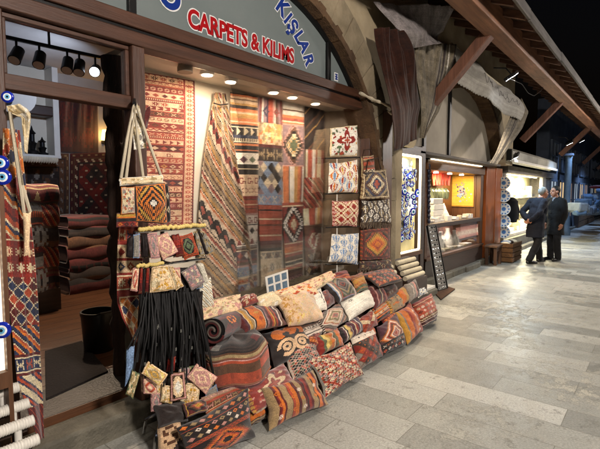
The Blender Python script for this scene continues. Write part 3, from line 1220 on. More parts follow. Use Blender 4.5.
bx((FX0 + .101, 3.14, .361), (FX1 - .501, 3.145, 2.118)).build('window_glass', glass('shop_window_glass', refl=.3), BRI, smooth=False)
MB().box((FX0 + .2, 3.26, 2.10), (FX1 - .6, 3.34, 2.125)).build('tube_light', emit('lit_tube', 'fff6d8', 9), BRI)
for k in range(3): lamp('AREA', (FX0 + (FX1 - FX0) * (.2 + .27 * k), 3.3, 2.09), 75, 'fff3cc', BRI, target=(FX0 + (FX1 - FX0) * (.2 + .27 * k), 3.42, 1.0), size=.12)
for k in range(2): lamp('AREA', (FX0 + (FX1 - FX0) * (.3 + .3 * k), 3.24, .5), 30, 'fff3cc', BRI, target=(FX0 + (FX1 - FX0) * (.3 + .3 * k), 3.5, 1.4), size=.1)
k = 0
for z in (.45, .97, 1.47):
    x = FX0 + .25
    while x < FX1 - .8:
        ww = rnd.uniform(.12, .3)
        hh = rnd.uniform(.12, .36)
        gb = MB().lathe([(ww * .3, 0), (ww * .45, hh * .3), (ww * .3, hh * .7), (ww * .15, hh * .85), (ww * .2, hh)], (x + ww / 2, 3.45, z + .001), 12) if rnd.random() < .5 else MB().box((x, 3.38, z + .001), (x + ww, 3.55, z + hh))
        o = gb.build('pale_vase' if len(gb.V) > 10 else 'pale_box', M_CREAM if rnd.random() < .6 else M_WHITE)
        if len(gb.V) > 10: tag(o, 'pale vase on the shelves of the bright shop window', 'vase', 'pale vases in the bright shop window')
        else: tag(o, 'pale cream box on the shelves of the bright shop window', 'box', 'pale boxes in the bright shop window')
        x += ww + rnd.uniform(.05, .2)
CAS = thing('cassette_awning', 'long closed grey awning box above the bright shop window', 'awning', (12.8, 2.5, 2.2))
p0, p1 = P(508, 158, Y=2.7), P(553, 172, Y=2.7)
cx0, cx1 = p0[0], p1[0]
MB().prism([(2.6, 2.36), (2.6, 2.54), (2.75, 2.64), (3.0, 2.64), (3.0, 2.38), (2.8, 2.30)], 'X', cx0, cx1).build('box', M('grey_awning_metal', '98958a', rough=.5), CAS, bevel=.01)
MB().box((cx0, 2.57, 2.30), (cx1, 2.61, 2.355)).build('front_bar', M_WHITE, CAS)
for x in (cx0, cx1): MB().box((x - .02, 2.62, 2.33), (x + .02, 3.02, 2.58)).build('end_cap', M_BLACK, CAS)

# ---- far row of buildings with rows of windows, under cold light
M_FARWALL = M('blue_grey_render', '3c4350', '474e5b', rough=.85, scale=2, grime=.4)
M_FARGL = M('dark_window_glass', '10151d', rough=.1, bump=0, spec=.6, var=.1)
M_FARFR = M('grey_window_frame', '4d5663', rough=.6)
M_FARLIT = [emit('lit_far_pane', c, e) for c, e in (('cfe0f0', .35), ('ffd9a0', .5), ('e8c0a0', .3))]
npane = 0
for i, (x0, x1, top, lab) in enumerate(((17.5, 21.2, 4.9, 'dark blue-grey arcade front with barred windows just past the bright shop'),
                                      (21.25, 29, 5.1, 'farther dim arcade front behind the slim pale column'),
                                      (29.05, 60, 5.3, 'farthest dim arcade front at the end of the street'))):
    FB = thing('arcade_building', lab, 'building', ((x0 + x1) / 2, 3.2, 0))
    bx((x0, 3.1, 0), (x1, 3.5, top)).build('wall', M_FARWALL, FB, smooth=False)
    x = x0 + .3
    while x + 1.3 < x1:
        for z0, z1 in ((.5, 2.1), (2.4, 3.5)):
            wf = MB()
            wf.box((x, 3.04, z0), (x + 1.3, 3.099, z0 + .08)).box((x, 3.04, z1 - .08), (x + 1.3, 3.099, z1))
            wf.box((x, 3.04, z0 + .081), (x + .08, 3.099, z1 - .081)).box((x + 1.22, 3.04, z0 + .081), (x + 1.3, 3.099, z1 - .081))
            wf.box((x + .62, 3.045, z0 + .081), (x + .68, 3.099, z1 - .081))
            wf.box((x + .081, 3.05, (z0 + z1) / 2 - .02), (x + .619, 3.099, (z0 + z1) / 2 + .02)).box((x + .681, 3.05, (z0 + z1) / 2 - .02), (x + 1.219, 3.099, (z0 + z1) / 2 + .02))
            f = wf.build('window', M_FARFR, FB)
            bx((x + .081, 3.085, z0 + .081), (x + 1.219, 3.097, z1 - .081)).build('pane', M_FARLIT[(npane // 2) % 3] if (z0 < 1 and npane % 4 in (0, 2)) else M_FARGL, f, smooth=False)
            npane += 1
        x += 1.75
p = P(567, 228, Z=0)
p = P(567, 200, Y=2.75)
COLM = thing('pale_column', 'slim pale blue column standing beyond the two men', 'column', (p[0], 2.75, 0))
MB().lathe([(.16, 0), (.16, .2), (.12, .26), (.115, 2.9), (.13, 2.95), (.13, 3.0)], (p[0], 2.75, 0), 16).build('shaft', M('pale_blue_paint', '55636c', rough=.7), COLM)
MB().box((p[0] - .16, 2.6, 3.001), (p[0] + .16, 2.9, 3.08)).build('capital', M_FARFR, COLM)

# ------------------------------------------------------------------ timber canopy along the shops
CAN = thing('timber_canopy', 'timber eaves canopy with beam, rafters and grey edge board running down the street', 'canopy', (10, 2.1, 3.7))
x = -2.0
bxs = []
while x < 44:
    bxs.append((x, min(x + 5.68, 44)))
    x += 5.68
for a, b_ in bxs:
    bx((a, 1.70, 3.72), (b_ - .004, 1.95, 3.99)).build('beam', M_BEAM, CAN, bevel=.012)


def roofz(y): return 4.42 - (2.73 - y) * (4.42 - 3.87) / (2.73 - 1.38)


i = 0
x = -1.0
while x < 42:
    MB().beam((x, 2.73, roofz(2.73) - .05), (x, 1.43, roofz(1.43) - .05), .06, .09).build('rafter', M_RAFT, CAN)
    x += .52
for y0, y1 in ((1.40, 1.62), (1.625, 1.85), (1.855, 2.1), (2.105, 2.4), (2.405, 2.73)):
    MB().prism([(y0, roofz(y0)), (y1, roofz(y1)), (y1, roofz(y1) + .025), (y0, roofz(y0) + .025)], 'X', -2, 44).build('roof_board', M_BOARD, CAN, smooth=False)
fs = MB()
x = -2
while x < 44:
    x2 = x + rnd.uniform(1.8, 2.6)
    dz = rnd.uniform(-.012, .012)
    fs.box((x, 1.365 + rnd.uniform(-.006, .006), 3.765 + dz), (x2 - .006, 1.40, 3.90 + dz))
    x = x2
fs.build('fascia', M_FASCIA, CAN, bevel=.006)
for x in (.72, 6.42, 12.1, 17.5, 23.2, 28.9):
    br = MB().beam((x, 2.74, 2.9), (x, 1.87, 3.83), .15, .17, (1, 0, 0))
    br.build('brace', M_BRACE, CAN, bevel=.012)


# ------------------------------------------------------------------ street floodlights under the canopy
def flood(p, lab, e, c, tgt, spot=150, lens=M_LENSW):
    t = thing('flood_light', lab, 'floodlight', p, 'floodlights under the canopy')
    p = np.array(p, float)
    d = np.array([.35, -.45, -.85])
    d /= np.linalg.norm(d)
    q = Vector((0, 0, -1)).rotation_difference(Vector(d)).to_matrix().to_4x4()
    T_ = Matrix.Translation(Vector(p)) @ q
    MB().box((-.14, -.1, 0), (.14, .1, .05), T_).build('housing', M_BLACK, t, bevel=.008)
    MB().box((-.12, -.085, -.004), (.12, .085, -.001), T_).build('lens', lens, t, smooth=False)
    MB().tube([p + [0, 0, .03], p + [0, .1, .16], p + [0, .3, .2]], .012, 6).build('bracket', M_BLACK, t)
    lamp('SPOT', p + d * .06, e, c, t, target=tgt, size=.12, spot=spot, blend=.6)
    return t


pf = P(512, 77, Y=2.02)
flood(pf, 'lit white floodlight on an arm above the lace-edged awning', 260, 'ffeed8', (pf[0] + .3, .8, 0), spot=125)
pf2 = P(570, 143, Y=2.1)
flood(pf2, 'cold bluish lit floodlight far down the street', 220, 'a9ccff', (pf2[0] + 1, 1, 0))
pf3 = P(515, 157, Y=2.6)
flood(pf3, 'small cold lit floodlight beside the awning box', 150, 'bfe4ff', (pf3[0] - .3, 1.2, 0))
flood((4.6, 1.72, 3.95), 'lit floodlight under the canopy before the cushion heap', 420, 'fff0dc', (4.2, 1.0, 0))
flood((.6, 1.7, 3.95), 'lit floodlight under the canopy by the shop door', 110, 'fff0dc', (1.4, 1.2, 0))
flood((25.0, 2.1, 3.5), 'cold lit floodlight at the far arcade front', 420, 'a9ccff', (25.5, 1, 0))
flood((19.0, 2.3, 3.5), 'cold lit floodlight past the pale column', 200, 'a9ccff', (19.5, 1.5, 0))


def street_lamp(x, y, lab, e, tgt):
    t = thing('street_lamp', lab, 'street lamp', (x, y, 0), 'street lamps across the street')
    MB().lathe([(.09, 0), (.09, .3), (.05, .36), (.04, 3.8)], (x, y, 0), 12).build('pole', M_BLACK, t)
    MB().beam((x, y, 3.8), (x, y + .7, 3.9), .05, .05).build('arm', M_BLACK, t)
    hd = MB().box((x - .2, y + .55, 3.86), (x + .2, y + .95, 3.94)).build('lamp_head', M_BLACK, t, bevel=.01)
    MB().box((x - .17, y + .58, 3.845), (x + .17, y + .92, 3.858)).build('lens', M_LENSW, hd, smooth=False)
    lamp('SPOT', (x, y + .75, 3.75), e, 'fff3e8', t, target=tgt, size=.3, spot=150, blend=.7)


street_lamp(.6, -3.4, 'black street lamp across the street from the shop door', 1150, (5.0, 2.8, 2.9))
street_lamp(15.5, -3.4, 'unseen street lamp added across from the bright shop to light the right-hand fronts', 1100, (7.5, 2.8, 2.4))  # out-of-view lamp post added to light the right-hand fronts

# loose wires along the canopy
wr_ = thing('loose_cable', 'thin black electric cable looping below the canopy beam beside the white awning', 'cable', (8.2, 2.0, 3.4))
pts_ = [P(507, 78, Y=2.0), P(522, 84, Y=1.97), P(528, 93, Y=1.95), P(534, 96, Y=1.93), P(541, 91, Y=1.93), P(545, 84, Y=1.93)]
MB().tube(poly_at(pts_, np.linspace(0, 1, 30)), .006, 5).build('wire', M_BLACK, wr_)

# ------------------------------------------------------------------ carpets and kilims in the show window
DY = 3.235
A = rband(21, 'rRmclycRr', 96, 30)
A = bands('c2 r1 x:rc c1 R2 t:cR r2 l1 d:clr c1 n1 r3 *:rlP r2 l1 t:lr R2 H:ncl n1 r2 c1 h:lrn l1 r2 D:pRcl p1 r2 x:lr l2 r3 t:Rc c1 d:rcly r2 l1 H:Rlc R2 h:clr c2 r2 D:mRc m1 R3 t:lr l1', 30)
A = bands('c2 r1 x:rc c1 R2 t:cR r2 l1 d:clr c1 n1 r3 *:rlP r2 l1 t:lr R2 s:ncl n1 r2 c1 h:lrn l1 r2 D:pRcl p1 r2 x:lr l2 r3 t:Rc c1 d:rcly r2 l1 s:Rlc R2 h:clr c2 r2 D:mRc m1 R3 t:lr l1 '
          'R3 e:lr x:Rl r2 c1 z:lr R2 d:rlnl r1 l2 s:lrn r3 x:nlR R2 l1 t:rl *:clrR r2 e:cr R2 D:lrRm l1 r2 s:rlc n1 R3 x:lr', 44) * np.array([.85, .68, .60])
LT = PAL['l'] * np.array([.85, .72, .65])
A = np.concatenate([np.tile(LT, (len(A), 9, 1)), A, np.tile(LT, (len(A), 11, 1))], 1)
A = np.concatenate([A, np.tile(LT, (12, A.shape[1], 1))], 0)
for y_ in range(6, len(A) - 4, 9): A = stamp(stamp(A, '*', A.shape[1] - 6, y_, 'R'), 'd', 4, y_, 'r')
for x_ in range(12, A.shape[1] - 8, 9): A = stamp(A, '*', x_, len(A) - 7, 'n' if x_ % 2 else 'R')
A = border(A, 'r/m2 l/r1')
A[:, -13:-11] = PAL['r']
A[-14:-12] = PAL['r']
drape('hanging_carpet', 'red and cream patterned carpet hung on the cream wall, leftmost in the show window', 'carpet',
      [(133, 70.5), (129, 229)], [(194.5, 81), (194, 226)], DY, A, sway=.012, group='textiles hung in the show window')
B = np.array([.68, .66, .7]) * diag(150, 56, 't4k1l2o2c1n1y3t3k1c2R2m1l2k1t3n2t2y2n1', .75, ((8, 13, 'l', 'rk'), (62, 15, 'c', 'kR')))
drape('tied_kilim', 'narrow-topped kilim with slanting ochre and black stripes, gathered at its top', 'kilim',
      [(215, 92), (209, 130), (204, 165), (199, 215), (196, 308)], [(226, 93.5), (230, 125), (237, 175), (249, 235), (258, 308)], DY - .03, B,
      pleats=1.5, amp=.018, sway=.02, group='textiles hung in the show window')
MB().tube([P(213.5, 103, Y=DY - .06), P(220, 105, Y=DY - .075), P(228, 104, Y=DY - .06)], .006).build('tie_cord', M_STRAP, bpy.data.objects['tied_kilim'])

k1 = bands('p2 b:pb' if 0 else 'b3 r2 c1 d:BrcR c1 r3 n2 c2 x:BcP B2 P2 n3 r2 D:pRwb c1 n2 G2 A:wrk w2 D:wkr w1 k1 h:wr w1 P2 R4 n1 R3 l1 R4 n1 r3 l2 x:lr l2 h:lr l2 k5 c1 k4 D:wkpg w2 k2 o1 k4 o2 k1 c1 e:ck b3 t:kc c1 k2 o2 l1 o3 y4 l2 o3 d3 y2 l3 n1 l2 o2 k1', 30)
drape('hanging_kilim', 'kilim with black bands and white diamond row, right of the tied kilim', 'kilim',
      [(230.5, 92), (233, 200), (238, 300)], [(258, 96.5), (257.5, 200), (259, 296)], DY - .015, k1, group='textiles hung in the show window', sway=.022, pleats=1.3, amp=.012)
k2 = bands('c3 *:cGt c2 *:ctG c2 z:Gcn c1 k2 n2 m3 R3 c1 R6 n1 R3 c1 R5 k1 R3 x:BcP', 27)
k2b = lattice(22, 27, 7, 'BcvkcG', None)
k2c = np.concatenate([rband(5, 'nmdt', 11, 27), floral(14, 27, 'l', 'Yoty', 60, 4), stripes(16, 27, 'v1 r1 w1 v2 b1 R2 P1 w1 n2 v1 r2')], 0)
k2c = stamp(stamp(k2c, 'd', 9, 33, 'b'), 'd', 20, 33, 'r')
drape('hanging_kilim', 'patchwork kilim with purple striped top and pale floral patch, between two darker hangings', 'kilim',
      [(259, 96.5), (259, 200), (260.5, 296)], [(282.5, 101), (282, 200), (284, 293)], DY - .015, np.concatenate([k2, k2b, k2c], 0) * 1.2, group='textiles hung in the show window', sway=.022, pleats=1.3, amp=.012)
k3 = np.concatenate([bands('r2 b3 x:pP n2 d2 k1 R2 c1 k2 c1 n3 R2 c1 o4 R2 c1', 25), medal(26, 25, 'cRkwkrr', 4, 2), bands('c1 R2', 25),
                     stripes(26, 25, 'w1 o3 n1 w2 y2 o2 r1 w1 y1'), medal(30, 25, 'gycknPv', 6, 2, 'P1'), bands('o1 c1 R2 o2 w3 n1 w5', 25)], 0)
drape('hanging_kilim', 'patchwork kilim with white top band and large stepped diamond, third from the right edge panel', 'kilim',
      [(283.5, 101), (283, 200), (285.5, 293)], [(304.5, 105), (303, 200), (304.5, 288)], DY - .015, k3 * 1.35, group='textiles hung in the show window', sway=.022, pleats=1.3, amp=.012)
k4 = np.concatenate([lattice(24, 21, 6, 'GdtGn', 'k'), medal(18, 21, 'Rcrn', 3, 2), solid(3, 21, 'n'), stripes(12, 21, 'c2 R2 c1 y1 R1'),
                     diag(22, 21, 'R3k1r3c1n2', 1.0), stripes(20, 21, 'n1 c1 R2 w1 R1 c2 r2'), diag(30, 21, 'd6y1d5n2k4', -1.0)], 0)
drape('hanging_kilim', 'kilim with dark charcoal top and orange diagonal patch, beside the taupe side panel', 'kilim',
      [(305.5, 105.5), (304, 200), (305.5, 288)], [(325, 109.5), (322.5, 200), (322, 283)], DY - .015, k4 * 1.8, group='textiles hung in the show window', sway=.022, pleats=1.3, amp=.012)

# ------------------------------------------------------------------ cushions and bags hung on the right of the window
W1 = floral(44, 44, 'w', 'gtrRgy', 55, 3, 'rR', 'c1')
W2 = ikat(44, 44, 'w', 'roBRy', 11, 16)
W3 = medal(40, 40, 'rPcrcPRc', 4, 2, 'P/r2', nx=2, ny=2)
W4 = ikat(44, 44, 'w', 'BBB', 11, 15)
for lab, px, arr, bk in (
        ('cream cushion with red flower medallion, topmost of the hung cushions', ((330, 128), (357.5, 125), (357, 156), (330, 157)), W1, 'c'),
        ('white cushion with red, ochre and blue ikat teardrops, hung below the red flower cushion', ((329, 163.5), (357.5, 160), (357.5, 192.5), (328, 193)), W2, 'c'),
        ('faded pink cushion with four small medallions hung above the blue ikat cushion', ((332, 201), (358.6, 200), (357, 226.5), (332, 226)), W3, 'c'),
        ('white cushion with pale blue ikat teardrops, lowest of the hung cushions', ((332, 234), (358.6, 233.5), (357.5, 264.5), (328.5, 262)), W4, 'w')):
    cushion(lab, px, arr, n=(-.25, -.95, .1), T=.05, Y=2.70, mat=COTTON, group='cushions hung beside the window', back=bk, pinch=.03)
RK = thing('cushion_rail', 'thin dark wire rail carrying the hung cushions beside the window', 'rail', P(344, 262, Y=2.735))
for v in (158, 193.5, 227, 264):
    MB().tube([P(326, v + .5, Y=2.74), P(360, v - .5, Y=2.74)], .008, 6).build('crossbar', M_BLACK, RK)
MB().tube([P(337, 158, Y=2.75), P(337, 275, Y=2.75)], .007, 6).build('upright', M_WHITE, RK)

BG = 'bags and kilim pieces hung on the stone pier'


def bag(lab, px, arr, straps=(), fringe=0, T=.035, Y=2.58, n=(-.2, -.97, .08), mat=None, grp=BG, name='kilim_bag', cat='bag', smat=None, back='n', pinch=.03):
    o = cushion(lab, px, arr, n=n, T=T, Y=Y, mat=mat, name=name, cat=cat, group=grp, back=back, pinch=pinch)
    for pts in straps:
        MB().tube([P(a, b, Y=Y - .01 + (.03 if k in (0, len(pts) - 1) else 0)) for k, (a, b) in enumerate(pts)], .009 if smat else .007, 6).build('strap', smat or M_ROUGH, o)
    if fringe:
        f = MB()
        BL, BR = px[3], px[2]
        for i in range(26):
            q = i / 25
            u, v = BL[0] + (BR[0] - BL[0]) * q, BL[1] + (BR[1] - BL[1]) * q - .5
            p = P(u, v, Y=Y - .005)
            f.tube([p, p + [rnd.uniform(-.012, .012), rnd.uniform(-.01, .005), -fringe * .5], p + [rnd.uniform(-.02, .02), 0, -fringe * rnd.uniform(.8, 1.1)]], [.007, .006, .003], 5)
        f.build('fringe', M('woollen_fringe', '3a2a26', '8a7a66', scale=60, rough=.95), o)
    return o


dm = lambda a, b='n2': medal(42, 38, a, 5, 2, b)
bag('small beige kilim bag hung highest on the stone pier', ((361, 157), (373.5, 155), (375, 176), (361, 177)), border(rband(3, 'tncRd', 30, 22), 't1 n1'),
    straps=([(362, 158), (364, 150), (370, 149), (373, 156)],), Y=2.61)
bag('brown kilim bag with dark blue diamond and carrying handle, second on the stone pier', ((361.5, 172), (386, 168.5), (389.5, 198.5), (360, 199.5)), dm('Rbcnbtkt', 't/n2 c1 n1'),
    straps=([(366, 172), (368, 160), (378, 158), (381, 170)],), Y=2.57)
bag('black and white kilim piece with long fringe, between the two diamond bags', ((361, 201), (389.5, 199.5), (391, 222), (361, 223)), ikat(30, 40, 'd', 'wtw', 7, 12), fringe=.075, name='fringed_kilim', cat='kilim')
bag('brown kilim cushion with bright orange diamond, hung low on the stone pier', ((360, 230), (390, 227), (390, 259), (360, 260.5)), medal(44, 42, 'oRoynRdnR', 6, 2, 'n/R2 m2 n1'), name='kilim_cushion', cat='cushion')
bag('dark fringed kilim strip hung below the orange diamond cushion', ((359, 261.5), (391, 259.5), (393, 269), (358, 270)), ikat(14, 40, 'd', 'ntm', 6, 9), fringe=.06, name='fringed_kilim', cat='kilim')

# ------------------------------------------------------------------ heap of cushions: stepped display bench below, cushions on it
ST = thing('stepped_bench', 'low dark stepped bench carrying the cushion heap under the window', 'bench', (3.4, 2.5, 0))
M_BENCH = M('dark_cloth_cover', '3b1f1c', rough=.95, bump=.3)
for i, (y0, z1, xa, xb) in enumerate(((2.16, .10, 2.05, 5.05), (2.34, .28, 1.98, 4.95), (2.52, .46, 1.95, 4.8), (2.68, .62, 1.95, 4.62))):
    MB().box((xa, y0, .0), (xb, y0 + (.176 if i < 3 else .07), z1)).build('step', M_BENCH, ST, bevel=.01)

fs = (0, -.86, .51)
up = (0, -.35, .94)


def kc(seed, pal, H=40, W=44, vert=False, bd=None):
    H, W = int(H * 1.5), int(W * 1.5)
    a = rband(seed, pal, H, W, vert)
    return border(a, bd) if bd else a


# front row, left to right
c2 = bands('k2 h:kRoR k1 n1 h:noRo n2 k2 x:kww k1 R1 z:nR R1 k2 D:kPtwo k2 d:ktwoP k1 R1 k2 D:kotP k2', 84)
cc = medal(54, 84, 'koRkoRnkkkkkkk', 8, 2, '', True)
c2[:32] = cc[11:43]
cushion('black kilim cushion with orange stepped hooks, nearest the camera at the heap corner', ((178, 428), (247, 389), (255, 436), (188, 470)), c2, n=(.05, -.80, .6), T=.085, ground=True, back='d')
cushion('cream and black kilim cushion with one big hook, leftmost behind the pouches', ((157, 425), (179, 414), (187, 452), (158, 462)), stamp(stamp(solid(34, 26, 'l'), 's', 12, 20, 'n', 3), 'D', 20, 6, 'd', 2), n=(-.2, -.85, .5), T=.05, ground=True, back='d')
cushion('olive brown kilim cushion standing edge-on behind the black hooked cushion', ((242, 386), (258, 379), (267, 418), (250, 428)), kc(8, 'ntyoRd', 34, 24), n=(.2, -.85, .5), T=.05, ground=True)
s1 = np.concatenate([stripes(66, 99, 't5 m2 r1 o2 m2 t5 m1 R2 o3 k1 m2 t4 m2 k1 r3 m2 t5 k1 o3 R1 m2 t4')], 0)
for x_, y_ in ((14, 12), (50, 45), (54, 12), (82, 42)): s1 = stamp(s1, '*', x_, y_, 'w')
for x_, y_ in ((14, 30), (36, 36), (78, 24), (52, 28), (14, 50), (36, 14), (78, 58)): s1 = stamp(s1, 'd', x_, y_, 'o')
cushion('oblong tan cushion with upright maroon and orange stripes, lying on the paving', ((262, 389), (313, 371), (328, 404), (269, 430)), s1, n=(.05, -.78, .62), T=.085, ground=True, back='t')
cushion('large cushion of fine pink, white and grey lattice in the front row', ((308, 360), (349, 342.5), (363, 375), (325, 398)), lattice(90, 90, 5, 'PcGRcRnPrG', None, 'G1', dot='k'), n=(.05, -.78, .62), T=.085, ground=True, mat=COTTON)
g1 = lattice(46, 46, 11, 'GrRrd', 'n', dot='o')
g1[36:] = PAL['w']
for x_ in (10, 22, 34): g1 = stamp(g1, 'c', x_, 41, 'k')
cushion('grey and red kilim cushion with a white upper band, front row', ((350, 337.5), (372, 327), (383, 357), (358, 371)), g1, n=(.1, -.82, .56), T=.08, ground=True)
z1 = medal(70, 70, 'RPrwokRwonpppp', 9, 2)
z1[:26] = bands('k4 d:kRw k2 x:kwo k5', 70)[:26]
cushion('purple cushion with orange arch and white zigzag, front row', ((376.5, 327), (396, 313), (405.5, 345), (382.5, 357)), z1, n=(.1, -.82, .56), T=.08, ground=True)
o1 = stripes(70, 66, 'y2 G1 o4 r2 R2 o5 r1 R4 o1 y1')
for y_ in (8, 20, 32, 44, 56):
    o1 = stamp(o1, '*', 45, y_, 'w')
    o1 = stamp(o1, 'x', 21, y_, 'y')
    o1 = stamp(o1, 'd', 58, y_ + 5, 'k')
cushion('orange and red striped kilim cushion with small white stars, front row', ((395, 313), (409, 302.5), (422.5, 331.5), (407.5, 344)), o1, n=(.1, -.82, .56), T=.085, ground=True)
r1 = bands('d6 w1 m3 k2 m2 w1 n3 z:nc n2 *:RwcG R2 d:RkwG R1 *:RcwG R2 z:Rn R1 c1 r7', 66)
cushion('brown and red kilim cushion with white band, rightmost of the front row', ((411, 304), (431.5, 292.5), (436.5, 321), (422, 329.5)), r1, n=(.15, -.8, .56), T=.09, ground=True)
# second row
v1 = floral(44, 56, 'r', 'RmRrPc', 90, 9, 'cR', 'y/r2')
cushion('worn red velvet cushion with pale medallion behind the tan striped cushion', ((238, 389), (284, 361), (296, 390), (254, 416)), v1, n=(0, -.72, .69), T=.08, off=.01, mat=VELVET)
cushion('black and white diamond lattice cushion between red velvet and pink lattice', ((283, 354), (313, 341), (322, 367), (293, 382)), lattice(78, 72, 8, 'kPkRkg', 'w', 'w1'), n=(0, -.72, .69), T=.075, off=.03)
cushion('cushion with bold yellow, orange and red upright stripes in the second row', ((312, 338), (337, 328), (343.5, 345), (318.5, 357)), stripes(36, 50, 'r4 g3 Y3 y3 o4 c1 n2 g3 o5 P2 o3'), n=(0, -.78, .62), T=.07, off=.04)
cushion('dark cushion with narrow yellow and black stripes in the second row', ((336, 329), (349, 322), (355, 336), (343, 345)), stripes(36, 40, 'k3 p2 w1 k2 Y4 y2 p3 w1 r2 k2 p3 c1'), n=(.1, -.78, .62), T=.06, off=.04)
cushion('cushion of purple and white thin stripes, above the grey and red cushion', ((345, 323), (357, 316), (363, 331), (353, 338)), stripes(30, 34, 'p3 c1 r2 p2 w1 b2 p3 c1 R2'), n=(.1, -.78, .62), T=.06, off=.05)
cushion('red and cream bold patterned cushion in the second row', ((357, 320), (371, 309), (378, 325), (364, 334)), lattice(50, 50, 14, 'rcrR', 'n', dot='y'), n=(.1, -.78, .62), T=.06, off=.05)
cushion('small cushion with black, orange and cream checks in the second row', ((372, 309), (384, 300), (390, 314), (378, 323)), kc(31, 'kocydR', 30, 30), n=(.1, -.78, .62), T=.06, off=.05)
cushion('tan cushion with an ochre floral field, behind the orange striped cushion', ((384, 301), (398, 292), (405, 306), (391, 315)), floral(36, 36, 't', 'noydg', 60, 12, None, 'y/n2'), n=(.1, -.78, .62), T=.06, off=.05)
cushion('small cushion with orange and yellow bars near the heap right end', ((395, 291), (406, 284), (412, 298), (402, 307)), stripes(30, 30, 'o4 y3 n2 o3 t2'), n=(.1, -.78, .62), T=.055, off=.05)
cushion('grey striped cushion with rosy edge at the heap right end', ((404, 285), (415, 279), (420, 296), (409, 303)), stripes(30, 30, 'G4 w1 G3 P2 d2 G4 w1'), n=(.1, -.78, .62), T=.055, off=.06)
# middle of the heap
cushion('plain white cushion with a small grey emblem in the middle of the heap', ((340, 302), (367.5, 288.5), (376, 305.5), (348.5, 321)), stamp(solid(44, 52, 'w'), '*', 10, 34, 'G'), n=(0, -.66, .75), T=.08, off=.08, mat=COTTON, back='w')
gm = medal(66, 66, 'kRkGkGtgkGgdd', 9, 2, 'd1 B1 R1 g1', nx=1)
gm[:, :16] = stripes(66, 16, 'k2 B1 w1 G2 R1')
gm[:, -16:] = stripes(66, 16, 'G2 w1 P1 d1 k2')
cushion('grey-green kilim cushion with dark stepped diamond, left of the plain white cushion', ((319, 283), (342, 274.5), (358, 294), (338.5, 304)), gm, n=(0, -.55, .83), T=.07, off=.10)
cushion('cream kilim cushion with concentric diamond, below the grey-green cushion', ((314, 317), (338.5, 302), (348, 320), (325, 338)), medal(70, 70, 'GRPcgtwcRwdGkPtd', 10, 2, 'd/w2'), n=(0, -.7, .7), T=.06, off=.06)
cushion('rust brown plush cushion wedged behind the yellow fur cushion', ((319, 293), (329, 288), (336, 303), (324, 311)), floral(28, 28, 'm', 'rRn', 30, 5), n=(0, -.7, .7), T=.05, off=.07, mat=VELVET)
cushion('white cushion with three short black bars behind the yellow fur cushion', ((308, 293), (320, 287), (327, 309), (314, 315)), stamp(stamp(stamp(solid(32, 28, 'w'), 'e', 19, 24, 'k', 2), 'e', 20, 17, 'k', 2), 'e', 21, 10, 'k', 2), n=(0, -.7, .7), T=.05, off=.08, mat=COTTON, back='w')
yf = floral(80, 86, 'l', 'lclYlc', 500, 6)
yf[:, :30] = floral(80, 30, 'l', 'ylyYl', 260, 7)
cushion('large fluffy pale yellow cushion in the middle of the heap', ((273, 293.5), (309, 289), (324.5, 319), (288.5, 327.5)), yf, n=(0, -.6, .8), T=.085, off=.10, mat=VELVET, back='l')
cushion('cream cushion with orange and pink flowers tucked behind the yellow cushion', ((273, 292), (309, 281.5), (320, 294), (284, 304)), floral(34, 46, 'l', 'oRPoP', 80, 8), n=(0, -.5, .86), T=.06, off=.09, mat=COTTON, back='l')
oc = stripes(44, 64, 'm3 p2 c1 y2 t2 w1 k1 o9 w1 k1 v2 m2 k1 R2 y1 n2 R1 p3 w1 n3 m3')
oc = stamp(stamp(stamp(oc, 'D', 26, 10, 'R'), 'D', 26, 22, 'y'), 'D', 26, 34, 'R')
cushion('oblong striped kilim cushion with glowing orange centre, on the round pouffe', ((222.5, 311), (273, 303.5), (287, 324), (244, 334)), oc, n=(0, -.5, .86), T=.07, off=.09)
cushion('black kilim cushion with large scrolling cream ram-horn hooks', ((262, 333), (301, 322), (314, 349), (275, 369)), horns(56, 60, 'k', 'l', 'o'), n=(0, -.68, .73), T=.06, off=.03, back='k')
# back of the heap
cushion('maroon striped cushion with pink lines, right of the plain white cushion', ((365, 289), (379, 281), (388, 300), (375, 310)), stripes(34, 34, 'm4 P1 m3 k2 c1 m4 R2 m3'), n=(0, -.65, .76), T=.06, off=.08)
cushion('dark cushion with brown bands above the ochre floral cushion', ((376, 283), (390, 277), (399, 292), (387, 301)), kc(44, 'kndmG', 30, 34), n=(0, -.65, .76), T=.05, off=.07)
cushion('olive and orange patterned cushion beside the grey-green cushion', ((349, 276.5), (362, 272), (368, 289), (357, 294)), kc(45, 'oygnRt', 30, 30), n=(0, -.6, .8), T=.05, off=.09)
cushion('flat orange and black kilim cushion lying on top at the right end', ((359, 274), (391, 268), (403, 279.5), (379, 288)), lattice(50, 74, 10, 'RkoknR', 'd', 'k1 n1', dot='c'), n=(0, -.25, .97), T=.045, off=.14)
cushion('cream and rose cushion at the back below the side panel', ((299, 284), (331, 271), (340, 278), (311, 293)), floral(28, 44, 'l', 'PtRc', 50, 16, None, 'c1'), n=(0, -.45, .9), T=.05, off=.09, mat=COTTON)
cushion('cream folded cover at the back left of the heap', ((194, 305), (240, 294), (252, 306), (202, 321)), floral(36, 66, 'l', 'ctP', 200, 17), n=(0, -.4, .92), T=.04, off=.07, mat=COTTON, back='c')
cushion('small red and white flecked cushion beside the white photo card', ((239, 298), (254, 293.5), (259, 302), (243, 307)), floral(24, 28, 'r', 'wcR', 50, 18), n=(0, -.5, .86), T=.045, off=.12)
cushion('pale cream cushion in front of the white photo card', ((253, 299), (273, 291), (283, 303), (261, 312)), floral(28, 30, 'c', 'wlc', 30, 19), n=(0, -.5, .86), T=.055, off=.09, mat=COTTON, back='c')
